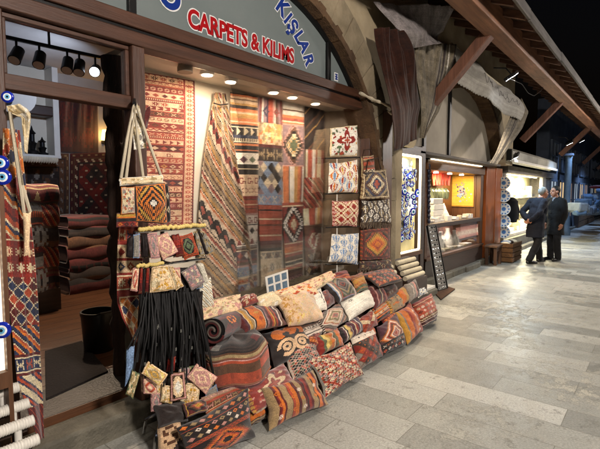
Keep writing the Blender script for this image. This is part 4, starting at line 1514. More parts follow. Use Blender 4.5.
cushion('cushion with dark zigzag bands under the yellow fur cushion', ((288, 322), (318, 316), (325, 333), (302, 345)), kc(50, 'kwGdn', 34, 40), n=(0, -.7, .7), T=.05, off=.02)
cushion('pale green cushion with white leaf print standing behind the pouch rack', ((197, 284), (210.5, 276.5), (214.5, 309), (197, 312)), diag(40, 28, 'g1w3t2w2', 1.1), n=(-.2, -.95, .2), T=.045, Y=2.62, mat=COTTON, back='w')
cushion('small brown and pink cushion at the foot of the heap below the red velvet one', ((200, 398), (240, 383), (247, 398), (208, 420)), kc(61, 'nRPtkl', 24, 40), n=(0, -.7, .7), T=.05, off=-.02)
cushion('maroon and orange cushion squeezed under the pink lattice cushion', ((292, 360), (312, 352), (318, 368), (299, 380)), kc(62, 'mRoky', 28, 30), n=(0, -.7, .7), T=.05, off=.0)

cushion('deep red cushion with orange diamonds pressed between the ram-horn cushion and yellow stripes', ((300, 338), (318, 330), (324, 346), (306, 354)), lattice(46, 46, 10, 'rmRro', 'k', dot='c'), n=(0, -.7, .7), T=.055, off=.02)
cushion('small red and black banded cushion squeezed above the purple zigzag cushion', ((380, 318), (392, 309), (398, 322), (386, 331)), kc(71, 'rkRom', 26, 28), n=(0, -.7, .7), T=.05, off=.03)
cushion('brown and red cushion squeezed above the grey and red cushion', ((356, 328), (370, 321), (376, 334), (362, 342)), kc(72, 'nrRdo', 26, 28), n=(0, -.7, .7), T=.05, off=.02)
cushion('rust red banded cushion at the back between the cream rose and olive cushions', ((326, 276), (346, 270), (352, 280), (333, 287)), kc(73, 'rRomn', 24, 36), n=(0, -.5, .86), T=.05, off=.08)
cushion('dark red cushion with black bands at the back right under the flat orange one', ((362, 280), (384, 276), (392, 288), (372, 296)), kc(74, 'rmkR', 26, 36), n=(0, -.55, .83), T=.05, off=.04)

# big round pouffe
pc = PP(237, 357, SL_P + SL_N * .0, SL_N)
NA, NR = 72, 34
prof = []
for i in range(NR + 1):
    a = -math.pi / 2 + math.pi * i / NR
    r_ = .255 * (abs(math.cos(a)) ** .38)
    z_ = .185 * math.copysign(abs(math.sin(a)) ** .62, math.sin(a))
    prof.append((r_, z_))
tilt = Matrix.Rotation(math.radians(-2), 3, 'X') @ Matrix.Rotation(math.radians(-6), 3, 'Y')
Vp = []
for r_, z_ in prof:
    for k in range(NA):
        t = 2 * math.pi * k / NA
        rr = r_ * (1 + .03 * math.sin(3 * t) + .012 * math.sin(11 * t))
        Vp.append(tuple(tilt @ Vector((rr * math.cos(t), rr * math.sin(t), z_ + .012 * math.sin(5 * t + 1)))))
Vp = np.array(Vp) + pc + [0, .02, -.02]
Fp, Dp = [], []
seqs = 'mmmmmmRRnnmmmPRRRnnRPttnkdkdkkddkd'
for i in range(NR):
    for k in range(NA):
        k2_ = (k + 1) % NA
        Fp.append((i * NA + k, i * NA + k2_, (i + 1) * NA + k2_, (i + 1) * NA + k))
        c_ = seqs[i]
        if i < 20 and (k // 9) % 3 == 0 and c_ in 'Rn': c_ = 'n' if c_ == 'R' else 'R'
        if 26 < i < 31 and (k // 8) % 3 == 1: c_ = 'G' if k % 8 > 3 else 'm'
        Dp.append(PAL[c_] * (1 + .12 * rnd.gauss(0, 1)))
POUF = link('round_pouffe', Vp, np.array(Fp), WOOL, dye=np.clip(Dp, 0.002, 1), angle=0)
tag(POUF, 'big round floor pouffe in red-brown banded kilim behind the pouch rack', 'pouffe')
for zi in (7, 14, 21):
    MB().tube([Vp[zi * NA + k] * 1.0 + (Vp[zi * NA + k] - pc) * .012 for k in list(range(NA)) + [0]], .006, 6, caps=False).build('seam', M('seam_cord', '8a5a46', rough=.9), POUF)

# rolled kilim with spiral end
ra, rb = P(213, 331, Y=2.36), P(250, 316, Y=2.66)
RK2 = thing('rolled_kilim', 'dark maroon kilim rolled up with its pale spiral end facing out', 'kilim', ra)
ax = (rb - ra) / np.linalg.norm(rb - ra)
Hh, Ww = 34, 44
rr0 = .088
a1v = np.cross(ax, (0, 0, 1))
a1v /= np.linalg.norm(a1v)
a2v = np.cross(a1v, ax)
G = []
for j in range(Hh + 1):
    for k in range(Ww + 1):
        t = 2 * math.pi * k / Ww
        r_ = rr0 * (1 + .05 * math.sin(2 * t + .5))
        G.append(ra + (rb - ra) * j / Hh + (a1v * math.cos(t) + a2v * math.sin(t)) * r_)
arrk = bands(randspec(77, 'mkmRmd', Hh), Ww)[:Hh]
for q in range(5): arrk = stamp(arrk, 's', 6 + q * 9, 8 + (q % 3) * 9, 'o')
link('roll', np.array(G), gridfaces(Hh, Ww), WOOL, RK2, dye=dyes(arrk), angle=0)
sp_ = MB()
for q in range(2):
    pts = []
    for i in range(60):
        t = i / 59 * math.pi * 3.4 + q * 1.6
        r_ = rr0 * (.12 + .86 * i / 59)
        pts.append(ra - ax * .006 + (a1v * math.cos(t) + a2v * math.sin(t)) * r_)
    sp_.tube(pts, .009, 5)
    if q == 0: sp_.build('spiral_edge', M('pale_rug_edge', '5f564e', rough=.95), RK2)
    else: sp_.build('spiral_core', M('maroon_rug_edge', '4a1a1a', rough=.95), RK2)
    sp_ = MB()
MB().tube([ra + ax * .002, ra + ax * .004], rr0 * .97, 30).build('end_core', M_STRAP, RK2)

# white photo cards standing in the heap
def card(lab, px, n, Y, marks, name='photo_card'):
    c = P(sum(p[0] for p in px) / 4, sum(p[1] for p in px) / 4, Y=Y)
    n = np.array(n, float)
    n /= np.linalg.norm(n)
    q = [PP(a, b, c, n) for a, b in px]
    mb = MB()
    V = [p + n * .004 for p in q] + [p - n * .004 for p in q]
    mb.add(V, [(3, 2, 1, 0), (4, 5, 6, 7), (0, 1, 5, 4), (1, 2, 6, 5), (2, 3, 7, 6), (3, 0, 4, 7)])
    o = mb.build(name, M_WHITE)
    tag(o, lab, 'card')
    mk = MB()
    for (s0, t0, s1, t1) in marks:
        f = lambda s, t: (np.array(q[3]) * (1 - s) + np.array(q[2]) * s) * (1 - t) + (np.array(q[0]) * (1 - s) + np.array(q[1]) * s) * t
        a = [f(s0, t0), f(s1, t0), f(s1, t1), f(s0, t1)]
        mk.add([p + n * .006 for p in a] + [p + n * .0045 for p in a], [(0, 1, 2, 3), (0, 4, 5, 1), (1, 5, 6, 2), (2, 6, 7, 3), (3, 7, 4, 0)])
    mk.build('print', M('blue_grey_print', '6d8698', '4a6076', scale=30), o)
    return o


card('white card with six small blue-grey pictures propped behind the heap', ((265, 277), (287.5, 269.5), (289, 289), (267.5, 296)), (-.1, -.98, .2), 2.72,
     [(.08 + .31 * i, .12 + .44 * j, .30 + .31 * i, .46 + .44 * j) for i in range(3) for j in range(2)])

# ------------------------------------------------------------------ pouch rack by the door
RY = 2.36
RACK = thing('pouch_rack', 'chrome stand with two beaded rails for hanging pouches beside the shop door', 'display rack', P(170, 430, Y=RY) * [1, 1, 0])
xr0, xr1 = P(139, 228, Y=RY)[0], P(203, 231, Y=RY)[0]
zr1, zr2 = P(170, 230, Y=RY)[2], P(170, 264, Y=RY)[2]
xm = (xr0 + xr1) / 2
MB().tube([(xm, RY + .12, .03), (xm, RY + .12, zr1 + .02)], .014, 10).build('pole', M_CHROME, RACK)
for z in (zr1, zr2):
    MB().tube([(xr0 - .02, RY + .01, z), (xm, RY + .03, z), (xr1 + .02, RY + .01, z)], .008, 8).build('rail', M_CHROME, RACK)
    MB().tube([(xm, RY + .12, z), (xm, RY + .02, z)], .008, 8).build('rail_arm', M_CHROME, RACK)
bd = MB()
for i in range(26):
    x = xr0 + (xr1 - xr0) * i / 25
    bd.ball((x, RY - .012, zr1 + .018 + rnd.uniform(-.005, .005)), .014, 8, 6)
bd.build('bead_string', M('pale_wooden_beads', 'd8bf72', rough=.5, var=.2), RACK)
bd = MB()
for i in range(14):
    x = xr0 - .02 + (xr1 - xr0) * .35 * i / 13
    bd.ball((x, RY - .012, zr2 + .016 + rnd.uniform(-.005, .005)), .012, 8, 6)
bd.build('bead_string', bpy.data.materials['pale_wooden_beads'], RACK)
for sx_, sy_ in ((-.16, -.10), (.1, -.04), (-.1, .12), (.1, .12)):
    lg_ = [(xm, RY + .12, .10), (xm + sx_ * .35, RY + .1 + sy_ * .5, .14), (xm + sx_ * .95, RY + .1 + sy_ * .95, .10), (xm + sx_ * 1.05, RY + .1 + sy_ * 1.05, .012)]
    MB().tube(poly_at(lg_, np.linspace(0, 1, 9)), .012, 8).build('leg', M_CHROME, RACK)

pat = {
    'dark': solid(22, 16, 'k'), 'bluegrey': border(solid(22, 16, 'G'), 'B1'),
    'pink': border(medal(26, 24, 'GvPGPv', 4, 1), 'P1 v1 P1'), 'rose': border(medal(34, 34, 'PlPPlPP', 4, 1), 'P2 l1'),
    'redbrown': border(rband(4, 'rmn', 22, 18), 'm1'), 'brownmed': border(medal(28, 26, 'gkgkRRR', 4, 1), 'R2 n1 R1'),
    'cream': border(floral(28, 28, 'l', 'ytlc', 90, 3), 'l1 t1'), 'grey': border(floral(22, 18, 'G', 'tGk', 40, 4), 't1'),
    'mauve': border(floral(26, 24, 'v', 'GPGc', 90, 5), 'G1 v1'), 'white': diag(24, 20, 'w2g1w2t1', 1),
    'blue': solid(20, 14, 'B'), 'olive': border(floral(22, 16, 't', 'gct', 40, 7), 'g1'), 'yellow': border(medal(24, 30, 'tytlYlll', 4, 1), 'l2 y1'),
    'salmon': border(medal(22, 22, 'lPRPlP', 4, 1), 'P2 l1'), 'darkmed': border(medal(34, 22, 'wwllknPPP', 4, 1), 'n1 P2 n1'),
}
PG = 'patterned pouches hung on the pouch rack'


def pouch(lab, px, key, Y, n=(-.45, -.88, .1), strap=None, T=.014, straps=2):
    o = cushion(lab, px, pat[key], n=n, T=T, Y=Y, mat=LEATHER, name='pouch', cat='pouch', group=PG, back='k', pinch=.01, sag=0)
    if strap:
        cx, cy = (px[0][0] + px[1][0]) / 2, (px[0][1] + px[1][1]) / 2
        for k in range(straps):
            q = .15 + .7 * k / max(1, straps - 1)
            e = P(px[0][0] * (1 - q) + px[1][0] * q, px[0][1] * (1 - q) + px[1][1] * q + 1, Y=Y)
            s_ = P(strap[0] + (k - .5) * 2.5, strap[1], Y=RY + .0)
            m_ = (e + s_) / 2 + [rnd.uniform(-.015, .015), rnd.uniform(-.03, .0), 0]
            MB().tube(poly_at([s_, (s_ + m_) / 2 + [rnd.uniform(-.006, .006), 0, 0], m_, e], np.linspace(0, 1, 10)), .0055, 5).build('strap', M_STRAP, o)
    return o


q4 = lambda a, b, c, d: (a, b, c, d)
# upper rail
pouch('dark grey plain pouch at the left end of the upper rail', ((127, 239), (134, 234), (133.5, 258), (126, 257)), 'dark', RY + .03)
pouch('blue-grey plain pouch second from the left on the upper rail', ((133.4, 234.5), (140, 233.5), (139.3, 258), (133, 258.5)), 'bluegrey', RY)
for i, x in enumerate((141, 143.5)):
    pouch(('thin black pouch edge beside the blue-grey pouch', 'second thin black pouch edge beside the lilac pouch')[i], ((x, 233.5), (x + 4, 233.5), (x + 5, 257), (x + 1, 258)), 'dark', RY + .02)
pouch('lilac pink pouch with pale border hanging straight on the upper rail', ((146, 233.5), (157, 232.5), (160, 258), (151, 259.5)), 'pink', RY)
pouch('tilted rose pouch in front on the upper rail', ((153.5, 237.5), (167.5, 232), (178.5, 251.5), (163, 260.5)), 'rose', RY - .03)
pouch('red-brown pouch half hidden on the upper rail', ((171, 235), (179, 233.5), (184, 256), (176, 257)), 'redbrown', RY)
pouch('brick pouch with black-green medallion on the upper rail', ((177, 237), (192.3, 232.5), (199, 254), (184.5, 260)), 'brownmed', RY - .025)
pouch('narrow grey pouch edge right of the brick medallion pouch', ((193, 231.5), (197.5, 231), (205, 255), (199, 256)), 'grey', RY - .005)
pouch('narrow dark pouch edge near the right end of the upper rail', ((197.5, 231), (200, 231), (208, 254), (205, 255)), 'dark', RY)
pouch('grey flecked pouch at the right end of the upper rail', ((200, 231), (206, 233), (214.5, 252), (207, 255.5)), 'grey', RY + .02)
# lower rail
pouch('pink pouch edge at the left end of the lower rail', ((133, 268), (139.5, 265.5), (137.5, 291.5), (130, 291)), 'salmon', RY)
for i, x in enumerate((140, 143, 146.5)):
    pouch(('first thin brown pouch edge on the lower rail', 'second thin brown pouch edge on the lower rail', 'third thin brown pouch edge beside the cream pouch')[i],
          ((x, 266), (x + 3, 266), (x + 2, 294), (x - 2, 294)), ('redbrown', 'dark', 'redbrown')[i], RY + .01 * i)
pouch('broad cream and gold flecked pouch on the lower rail', ((151.5, 267.5), (168, 265), (176, 289.5), (149.5, 293)), 'cream', RY - .03)
pouch('cream pouch edge fanned behind the gold flecked pouch', ((168, 265.5), (173, 266.5), (184, 286), (176, 290.5)), 'cream', RY - .01)
pouch('mauve and grey pouch hanging askew on the lower rail', ((181, 272), (195.3, 263), (205, 282), (192, 291)), 'mauve', RY - .02)
pouch('white leaf-print pouch at the right end of the lower rail', ((196, 263), (203, 263), (209, 281), (205, 284)), 'white', RY)
cushion('dark green-black cloth pad on the paving at the foot of the pouch rack', ((153, 405), (184, 400), (188, 421), (158, 428)), solid(30, 40, 'd') * .6, n=(0, -.8, .6), T=.05, Y=2.28, name='cloth_pad', cat='pad', group=None, back='k')
cushion('small maroon and ochre kilim bag lying at the foot of the pouch rack', ((182, 404), (204, 398), (208, 411), (186, 418)), border(medal(28, 36, 'yRnkmm', 4, 2), 'm1 y1'), n=(0, -.75, .65), T=.045, Y=2.2, name='kilim_bag', cat='bag', group=None)
for i, (u, v, k_, lb_) in enumerate(((140, 372, 'rose', 'rosy pouch half hidden behind the olive pouch'), (153, 384, 'cream', 'gold flecked pouch behind the salmon pouch'), (178, 368, 'mauve', 'mauve pouch high among the straps above the dark bordered pouch'),
                                  (186, 366, 'olive', 'olive flecked pouch behind the rosy diamond pouch'), (150, 392, 'pink', 'lilac pouch lowest below the salmon pouch'), (203, 372, 'grey', 'grey flecked pouch at the right behind the rosy diamond pouch'))):
    pouch(lb_, ((u, v), (u + 12, v - 1), (u + 12, v + 20), (u + 1, v + 20)), k_, RY - .03, strap=(min(195, u + 8), 292))
# fanned rows of further pouches behind
for i in range(9):
    u = 136 + i * 7.4
    a_ = rnd.uniform(-2, 2)
    pouch('%s pouch in the back of the upper rail, %s' % (('lilac', 'grey', 'salmon', 'gold flecked', 'dark', 'rosy', 'mauve', 'red-brown', 'pale')[i], ('far left', 'left of the lilac front pouch', 'behind the lilac front pouch', 'left of the tilted rose pouch', 'behind the tilted rose pouch', 'left of the brick pouch', 'behind the brick pouch', 'right of the brick pouch', 'far right')[i]),
          ((u, 236), (u + 9, 235), (u + 10 + a_, 256), (u + a_, 258)), ('pink', 'grey', 'salmon', 'cream', 'dark', 'rose', 'mauve', 'redbrown', 'white')[i], RY + .05)
for i in range(9):
    u = 133 + i * 7.6
    a_ = rnd.uniform(-2, 2)
    pouch('%s pouch in the back of the lower rail, %s' % (('olive', 'rosy', 'dark', 'grey', 'gold flecked', 'salmon', 'dark', 'lilac', 'blue-grey')[i], ('far left', 'second from the left', 'left of the broad cream pouch', 'behind the broad cream pouch', 'mid rail', 'right of the broad cream pouch', 'left of the mauve pouch', 'behind the mauve pouch', 'far right')[i]),
          ((u, 268), (u + 9, 267), (u + 10 + a_, 288), (u + a_, 290)), ('olive', 'rose', 'dark', 'grey', 'cream', 'salmon', 'dark', 'pink', 'bluegrey')[i], RY + .05)
# long-strapped pouches
LY = RY - .08
pouch('flat blue pouch lowest at the left of the long black straps', ((126.5, 349), (134.5, 345), (133.5, 371), (125, 387)), 'blue', LY + .06, strap=(146, 297))
pouch('olive upright pouch hanging over the doorstep', ((132.5, 369), (140, 374), (133, 399), (125.5, 394)), 'olive', LY + .02, strap=(148, 293))
pouch('cream and yellow diamond-hung pouch with small oval motif', ((148, 361), (168, 374.5), (159.5, 387), (141.5, 373)), 'yellow', LY - .04, strap=(152, 292))
pouch('salmon pouch below the yellow diamond-hung pouch', ((143, 376), (156, 383), (157.5, 394), (143.5, 394)), 'salmon', LY, strap=(157, 292))
pouch('small red-brown pouch higher among the black straps', ((168, 357.5), (176, 356), (174.5, 371), (166, 372)), 'redbrown', LY + .03, strap=(170, 292))
pouch('pale cream pouch behind the dark bordered pouch', ((162, 385), (174, 386), (172, 404), (160.5, 402)), 'cream', LY, strap=(165, 292))
pouch('cream flecked pouch lowest at the right of the straps', ((184, 382), (200, 384.5), (198.5, 407.5), (176, 405.5)), 'cream', LY, strap=(185, 292))
pouch('brown bordered pouch with pale medallion, in the middle of the lowest pouches', ((170, 373.5), (184.2, 371), (187, 399), (170, 401.5)), 'darkmed', LY - .04, strap=(176, 292))
pouch('rosy pouch hung as a diamond, lowest at the right', ((197, 363.5), (217.5, 377), (206, 394.5), (186, 377)), 'rose', LY - .04, strap=(190, 292))
pouch('grey-blue pouch peeping below the rosy diamond pouch', ((206, 391), (216.5, 384), (219, 396), (204, 403)), 'bluegrey', LY + .02, strap=(195, 292))
CLU = thing('strap_bundle', 'thick bundle of long black pouch straps below the lower rail', 'straps', P(172, 350, Y=RY + .05))
for i in range(84):
    u0 = 139 + 58 * i / 83 + rnd.uniform(-2, 2)
    u1 = 172 + (u0 - 168) * rnd.uniform(.9, 1.25) + rnd.uniform(-4, 4)
    yy = RY + rnd.uniform(.0, .09)
    s_, e = P(u0, 288 + rnd.uniform(-4, 4), Y=yy), P(u1, rnd.uniform(345, 380), Y=yy - .02)
    m_ = (s_ + e) / 2 + [rnd.uniform(-.025, .025), rnd.uniform(-.03, .02), 0]
    MB().tube(poly_at([s_, m_, e], np.linspace(0, 1, 8)), rnd.uniform(.007, .012), 5).build('strap', M_STRAP, CLU)
for i in range(22):
    p = P(rnd.uniform(142, 200), rnd.uniform(325, 366), Y=RY - .03)
    bx(p + [-.005, -.004, -.010], p + [.005, .004, .010]).build('buckle', M_CHROME, CLU)
bagd = cushion('glossy dark blue bag hanging right of the black straps', ((193, 292), (202, 294), (202.5, 340), (188, 345)), solid(30, 16, 'k'), n=(-.3, -.95, .1), T=.035, Y=RY + .05, mat=LEATHER, name='bag', cat='bag', group=None, back='k')
cushion('black backing added inside the bundle of straps to darken its gaps', ((141, 291), (203, 290), (206, 350), (139, 353)), solid(30, 30, 'k') * .5, n=(-.3, -.95, .1), T=.03, Y=RY + .12, mat=LEATHER, name='bag', cat='bag', group=None, back='k')  # black backing put behind the straps so their gaps read dark

# bags hung on the door post above the rack
HY = 2.42
bcr = border(floral(14, 40, 'c', 'wtl', 40, 3), 'w1')
h5 = bag('cream cloth shoulder bag with long white straps hung from the door post', ((119, 178), (163, 175), (164, 184), (119, 186)), bcr, Y=HY, T=.02, grp='bags hung on the door post', name='shoulder_bag',
         straps=([(121, 178), (127, 140), (133.5, 104), (138, 140), (143, 177)], [(126, 178), (132, 130), (136, 104), (148, 140), (161, 176)]), smat=M_CREAM, mat=COTTON, back='c')
MB().tube([P(134.5, 100, Y=2.70), P(134.5, 103.5, Y=HY - .02)], .012, 8).build('hook', M_BLACK, h5)
drape('white_scarf', 'folded off-white scarf hanging at the top of the shoulder bag straps', 'scarf', [(133, 106), (133, 150)], [(139, 106), (147, 148)], HY + .03, floral(30, 12, 'w', 'ctG', 40, 5), COTTON, pleats=1, amp=.015)
bag('ochre kilim bag with round black-centred medallion hung on the door post', ((134.5, 185.5), (165, 182.5), (167.5, 224), (135, 222.5)), medal(48, 42, 'wkokokykoko', 6, 2, 'k1 o1'), Y=HY - .04, grp='bags hung on the door post', T=.045)
bag('black kilim side panel bag with white spots behind the ochre medallion bag', ((163, 184), (168, 184), (170.5, 222), (165, 224)), stamp(stamp(solid(40, 12, 'k'), 'd', 6, 28, 'c'), 'd', 6, 14, 'c'), Y=HY, grp='bags hung on the door post', T=.03)
bag('faded floral pouch bag left of the ochre medallion bag', ((121, 187), (134.5, 186.5), (135, 214), (121, 214.5)), border(floral(32, 24, 'c', 'RPtG', 60, 9), 'o1 c1'), Y=HY - .02, grp='bags hung on the door post', T=.02)
bag('orange and black bag hung below the faded floral bag', ((116.5, 213), (138, 212), (138.5, 227), (116, 227.5)), rband(15, 'oknyr', 24, 34), Y=HY, grp='bags hung on the door post', T=.03)
drape('red_tassel_cloth', 'small dark red cloth hanging beside the white straps', 'cloth', [(147, 108), (143, 127)], [(150, 106), (148, 128)], HY + .05, solid(14, 6, 'm'))
# kilim strip hung at the window corner
ks = np.concatenate([lattice(40, 24, 9, 'oRbcro', 'l', 'r2 l1'), bands('r3 c1 *:Rck c1 r2 d:lbR r2 D:lro c1 r3 H:Rcb r2', 24)], 0)
drape('kilim_strip', 'red kilim strip with blue and orange diamonds hung at the window corner behind the rack', 'kilim',
      [(119, 226), (117.5, 303), (122, 318), (133, 341)], [(140, 227), (141, 300), (141, 325), (137.5, 343)], 2.60, ks, pleats=.7, amp=.02)

# ------------------------------------------------------------------ left edge: long kilim, beads, lit case, bracelet rolls
lk = np.concatenate([diag(26, 26, 'm6R1', 1), diag(24, 26, 'c5b2R3b2c2', .7), bands('m2 c1 H:bcR c1 m2', 26), diag(20, 26, 'b3o2R2c1k1', .8), lattice(34, 26, 9, 'mrRmb', 'c'),
                     bands('r2 *:rc r2 *:rl r3 c1', 26), diag(40, 26, 'r6c2o3b3c2R4m3', .8), lattice(34, 26, 10, 'rbRco', 'l')], 0)
drape('long_kilim', 'long red and navy kilim hanging folded down the left side of the door', 'kilim',
      [(4, 128), (5, 200), (7, 260), (13, 340), (16, 380), (36, 437)], [(20, 130), (24, 190), (30, 240), (36, 300), (45, 405), (46, 440)], 2.60, lk, pleats=1.5, amp=.03, sway=.03)
wb = bag('white strapped narrow cream bag hanging in front of the long kilim', ((23, 213), (31, 212), (29, 256), (24, 256)), solid(30, 10, 'l'), Y=2.50, grp='bags hung on the door post', T=.02, mat=COTTON,
         straps=([(24, 213), (21, 190), (10, 112), (22, 185), (30, 212)],), smat=M_CREAM, name='shoulder_bag', back='c')
drape('cream_cloth_hanging', 'cream cloth draped over a rail at the top left of the door', 'cloth', [(7, 106), (9, 112), (23, 117), (24, 152)], [(20, 104), (27, 109), (30, 114), (28, 154)], 2.68, floral(34, 20, 'c', 'wt', 20, 6), COTTON, pleats=1, amp=.02)


def bead_mesh(name='evil_eye_bead', r=.05):
    prof = [(r, 0), (r, -.006), (r * .82, -.012), (r * .62, -.014), (r * .40, -.016), (r * .18, -.0165), (.0005, -.017)]
    cols_ = ['b', 'b', 'b', 'w', 'B', 'k']
    n = 18
    V, F, D = [], [], []
    for rr, z in prof:
        for k in range(n):
            t = 2 * math.pi * k / n
            V.append((rr * math.cos(t), z, rr * math.sin(t)))
    dk = {'b': hx('1b2c9c'), 'w': hx('eef2f4'), 'B': hx('6fb7e0'), 'k': hx('0c0f1c')}
    for i in range(len(prof) - 1):
        for k in range(n):
            k2_ = (k + 1) % n
            F.append((i * n + k, i * n + k2_, (i + 1) * n + k2_, (i + 1) * n + k))
            D.append(dk[cols_[i]])
    return np.array(V), np.array(F), np.array(D)


M_GLAZE = woven('glazed_bead', weave=30, bump=.02, rough=.12, sheen=0, wear=.1)
bv, bf, bdy = bead_mesh()
for i, (u, v, r, lab) in enumerate(((0, 163, .52, 'big blue evil eye bead disc, upper of the pair at the left edge'), (2, 177, .55, 'big blue evil eye bead disc, lower of the pair at the left edge'),
                                  (7, 97, .4, 'dark blue evil eye bead disc near the top left corner'), (1, 330, .6, 'blue evil eye bead hanging inside the lit case at the left edge'))):
    p = P(u, v, Y=2.45 if i < 3 else 2.47)
    s_ = r * 1.4
    o = link('evil_eye_bead', bv * s_ + p, bf, M_GLAZE, dye=bdy, angle=50)
    o.rotation_euler.z = math.radians(-35)
    tag(o, lab, 'bead', 'evil eye beads at the left edge')
# lit case at the left edge
xl = P(8, 280, Y=2.46)[0]
zc0, zc1 = P(4, 372, Y=2.46)[2], P(4, 178, Y=2.46)[2]
LC = thing('lit_display_case', 'lit display case with a string of small bulbs at the left edge', 'display case', (xl - .3, 2.6, 0))
MB().box((xl - .02, 2.46, 0.05), (xl, 2.62, zc1)).build('side_frame', M_CABZ, LC)
MB().box((xl - .6, 2.60, zc0 - .02), (xl - .021, 2.63, zc1)).build('back', M_WHITEWALL, LC)
MB().box((xl - .6, 2.45, zc0 - .08), (xl - .021, 2.62, zc0)).build('ledge', M_CABZ, LC)
bl = MB()
for i in range(26): bl.ball((xl - .035, 2.48, zc0 + .03 + (zc1 - zc0 - .05) * i / 25), .009, 8, 6)
bl.build('bulb_string', M_LED, LC)
MB().box((xl - .052, 2.49, zc0), (xl - .022, 2.5, zc1)).build('bulb_backing', emit('lit_backing', 'fff2d8', 1.2), LC)
# white rolls on tiers, bottom left
RS = thing('roll_rack', 'dark stepped rack under the white bracelet rolls at the bottom left', 'rack', (.85, 2.35, 0))
rolls = (((-30, 403), (18, 387)), ((-30, 421), (28, 403)), ((-30, 440), (33, 420)), ((-30, 459), (38, 439)), ((-25, 474), (40, 456)))
NM = ('topmost', 'second from the top', 'third from the top', 'fourth from the top', 'lowest')
for i, (a, b_) in enumerate(rolls):
    yy = 2.56 - i * .07
    p0, p1 = P(*a, Y=yy), P(*b_, Y=yy)
    p0[2] = p1[2]
    t = thing('bracelet_roll', 'white ribbed bracelet roll, %s of the tiered rolls at the bottom left' % NM[i], 'bracelet roll', (p0 + p1) / 2, 'white bracelet rolls at the bottom left')
    n_ = 70
    MB().tube([p0 + (p1 - p0) * k / n_ for k in range(n_ + 1)], [.027 + .002 * math.sin(k * 1.9) for k in range(n_ + 1)], 16).build('roll', M_WHITE, t)
    MB().tube([p1 + [-.07, -.002, -.018], p1 + [-.07, -.002, -.085]], .017, 10).build('stand', M_WHITE, t)
    MB().box((p1[0] - .5, yy - .034, p1[2] - .13), (p1[0] - .02, yy + .034, p1[2] - .09)).build('tier', M_DARKWOOD, RS)
bx((P(0, 449, Y=2.33)[0] - .3, 2.3, 0), (P(30, 440, Y=2.4)[0] - .07, 2.62, .08)).build('base', M_DARKWOOD, RS)

# ------------------------------------------------------------------ inside the shop behind the door
BW = 7.285
dk = 'mdnrk'
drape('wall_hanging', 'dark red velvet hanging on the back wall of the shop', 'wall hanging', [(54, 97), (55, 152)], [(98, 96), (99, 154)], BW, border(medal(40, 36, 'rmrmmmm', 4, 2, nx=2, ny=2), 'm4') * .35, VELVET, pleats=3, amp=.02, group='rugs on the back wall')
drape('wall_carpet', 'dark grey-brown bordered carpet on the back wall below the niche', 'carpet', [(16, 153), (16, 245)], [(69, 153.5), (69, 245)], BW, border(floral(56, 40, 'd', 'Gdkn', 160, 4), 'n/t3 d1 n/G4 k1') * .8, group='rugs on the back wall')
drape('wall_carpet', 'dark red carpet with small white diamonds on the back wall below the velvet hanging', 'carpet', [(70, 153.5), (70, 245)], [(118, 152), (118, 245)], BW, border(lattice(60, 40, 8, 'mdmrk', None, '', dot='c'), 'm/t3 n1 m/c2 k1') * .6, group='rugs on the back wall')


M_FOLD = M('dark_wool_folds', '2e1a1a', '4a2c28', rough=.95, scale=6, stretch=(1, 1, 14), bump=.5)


def folded(lab, px, Y, depth, arr):
    """a rug folded into a slab, its rounded fold facing out"""
    (u0, v0), (u1, v1) = px
    a, b_ = P(u0, v0, Y=Y), P(u1, v1, Y=Y)
    x0, x1, z1, z0 = a[0], b_[0], a[2], b_[2]
    H, W = arr.shape[:2]
    th = np.linspace(-1, 1, H + 1)
    G = []
    r = (z1 - z0) / 2
    for t in th:
        if abs(t) < .6:
            an = t / .6 * math.pi / 2
            y, z = Y - r * .6 * math.cos(an), (z0 + z1) / 2 + r * math.sin(an)
        else:
            y, z = Y + (abs(t) - .6) / .4 * depth, (z0 + z1) / 2 + math.copysign(r, t)
        for k in range(W + 1):
            s = k / W
            G.append((x0 + (x1 - x0) * s, y + .012 * math.sin(7 * s + z0 * 20), z + .008 * math.sin(9 * s + t * 2 + z0 * 30)))
    o = link('folded_rug', np.array(G), gridfaces(H, W), WOOL, dye=dyes(arr), angle=0, solid=.012)
    MB().box((x0 + .012, Y - r * .3, z0 + .016), (x1 - .012, Y + depth - .02, z1 - .016)).build('inner_fold', M_FOLD, o, bevel=.01)
    return tag(o, lab, 'rug', 'folded rugs stacked inside the shop')


od = ('topmost', 'second from the top', 'third from the top', 'fourth from the top', 'fifth from the top', 'sixth from the top', 'lowest', 'eighth')
vs = [184, 204, 226, 247, 268, 290]
for i in range(5):
    arr = rband(80 + i, 'mdnGR' if i % 2 else 'dmknt', 30, 34)
    if i in (1, 3): arr[8:22, 18:] = diag(14, 16, 'R2t1m3', 1)
    if i in (2, 4): arr = stamp(arr, '*', 16, 15, 'G', 2)
    folded('folded kilim in the left stack inside the door, %s' % od[i] if i < 4 else 'folded kilim in the left stack inside the door, lowest', ((20, vs[i] + .4), (57, vs[i + 1] - .4)), 5.6, .6, arr)
vs = [217, 227, 237, 247, 258, 268, 278, 289]
for i in range(7):
    folded('dark folded carpet in the right stack inside the door, %s' % od[i], ((66 + rnd.uniform(-1, 2), vs[i] + .2), (112 + rnd.uniform(-2, 2), vs[i + 1] - .2)), 6.3, .7, rband(90 + i, 'mdkmn', 20, 40))
p = P(60, 289, Z=.2)
st_ = MB()
a, b_ = P(18, 292, Y=5.6), P(59, 292, Y=5.6)
a2, b2 = P(65, 290, Y=6.3), P(113, 290, Y=6.3)
PALT = thing('stack_board', 'low wooden board under the two stacks of folded rugs', 'board', ((a[0] + b_[0]) / 2, 5.9, .2))
MB().box((a[0], 5.55, .2), (b_[0], 6.25, max(.23, P(40, 290, Y=5.6)[2]))).build('board', M_DARKWOOD, PALT)
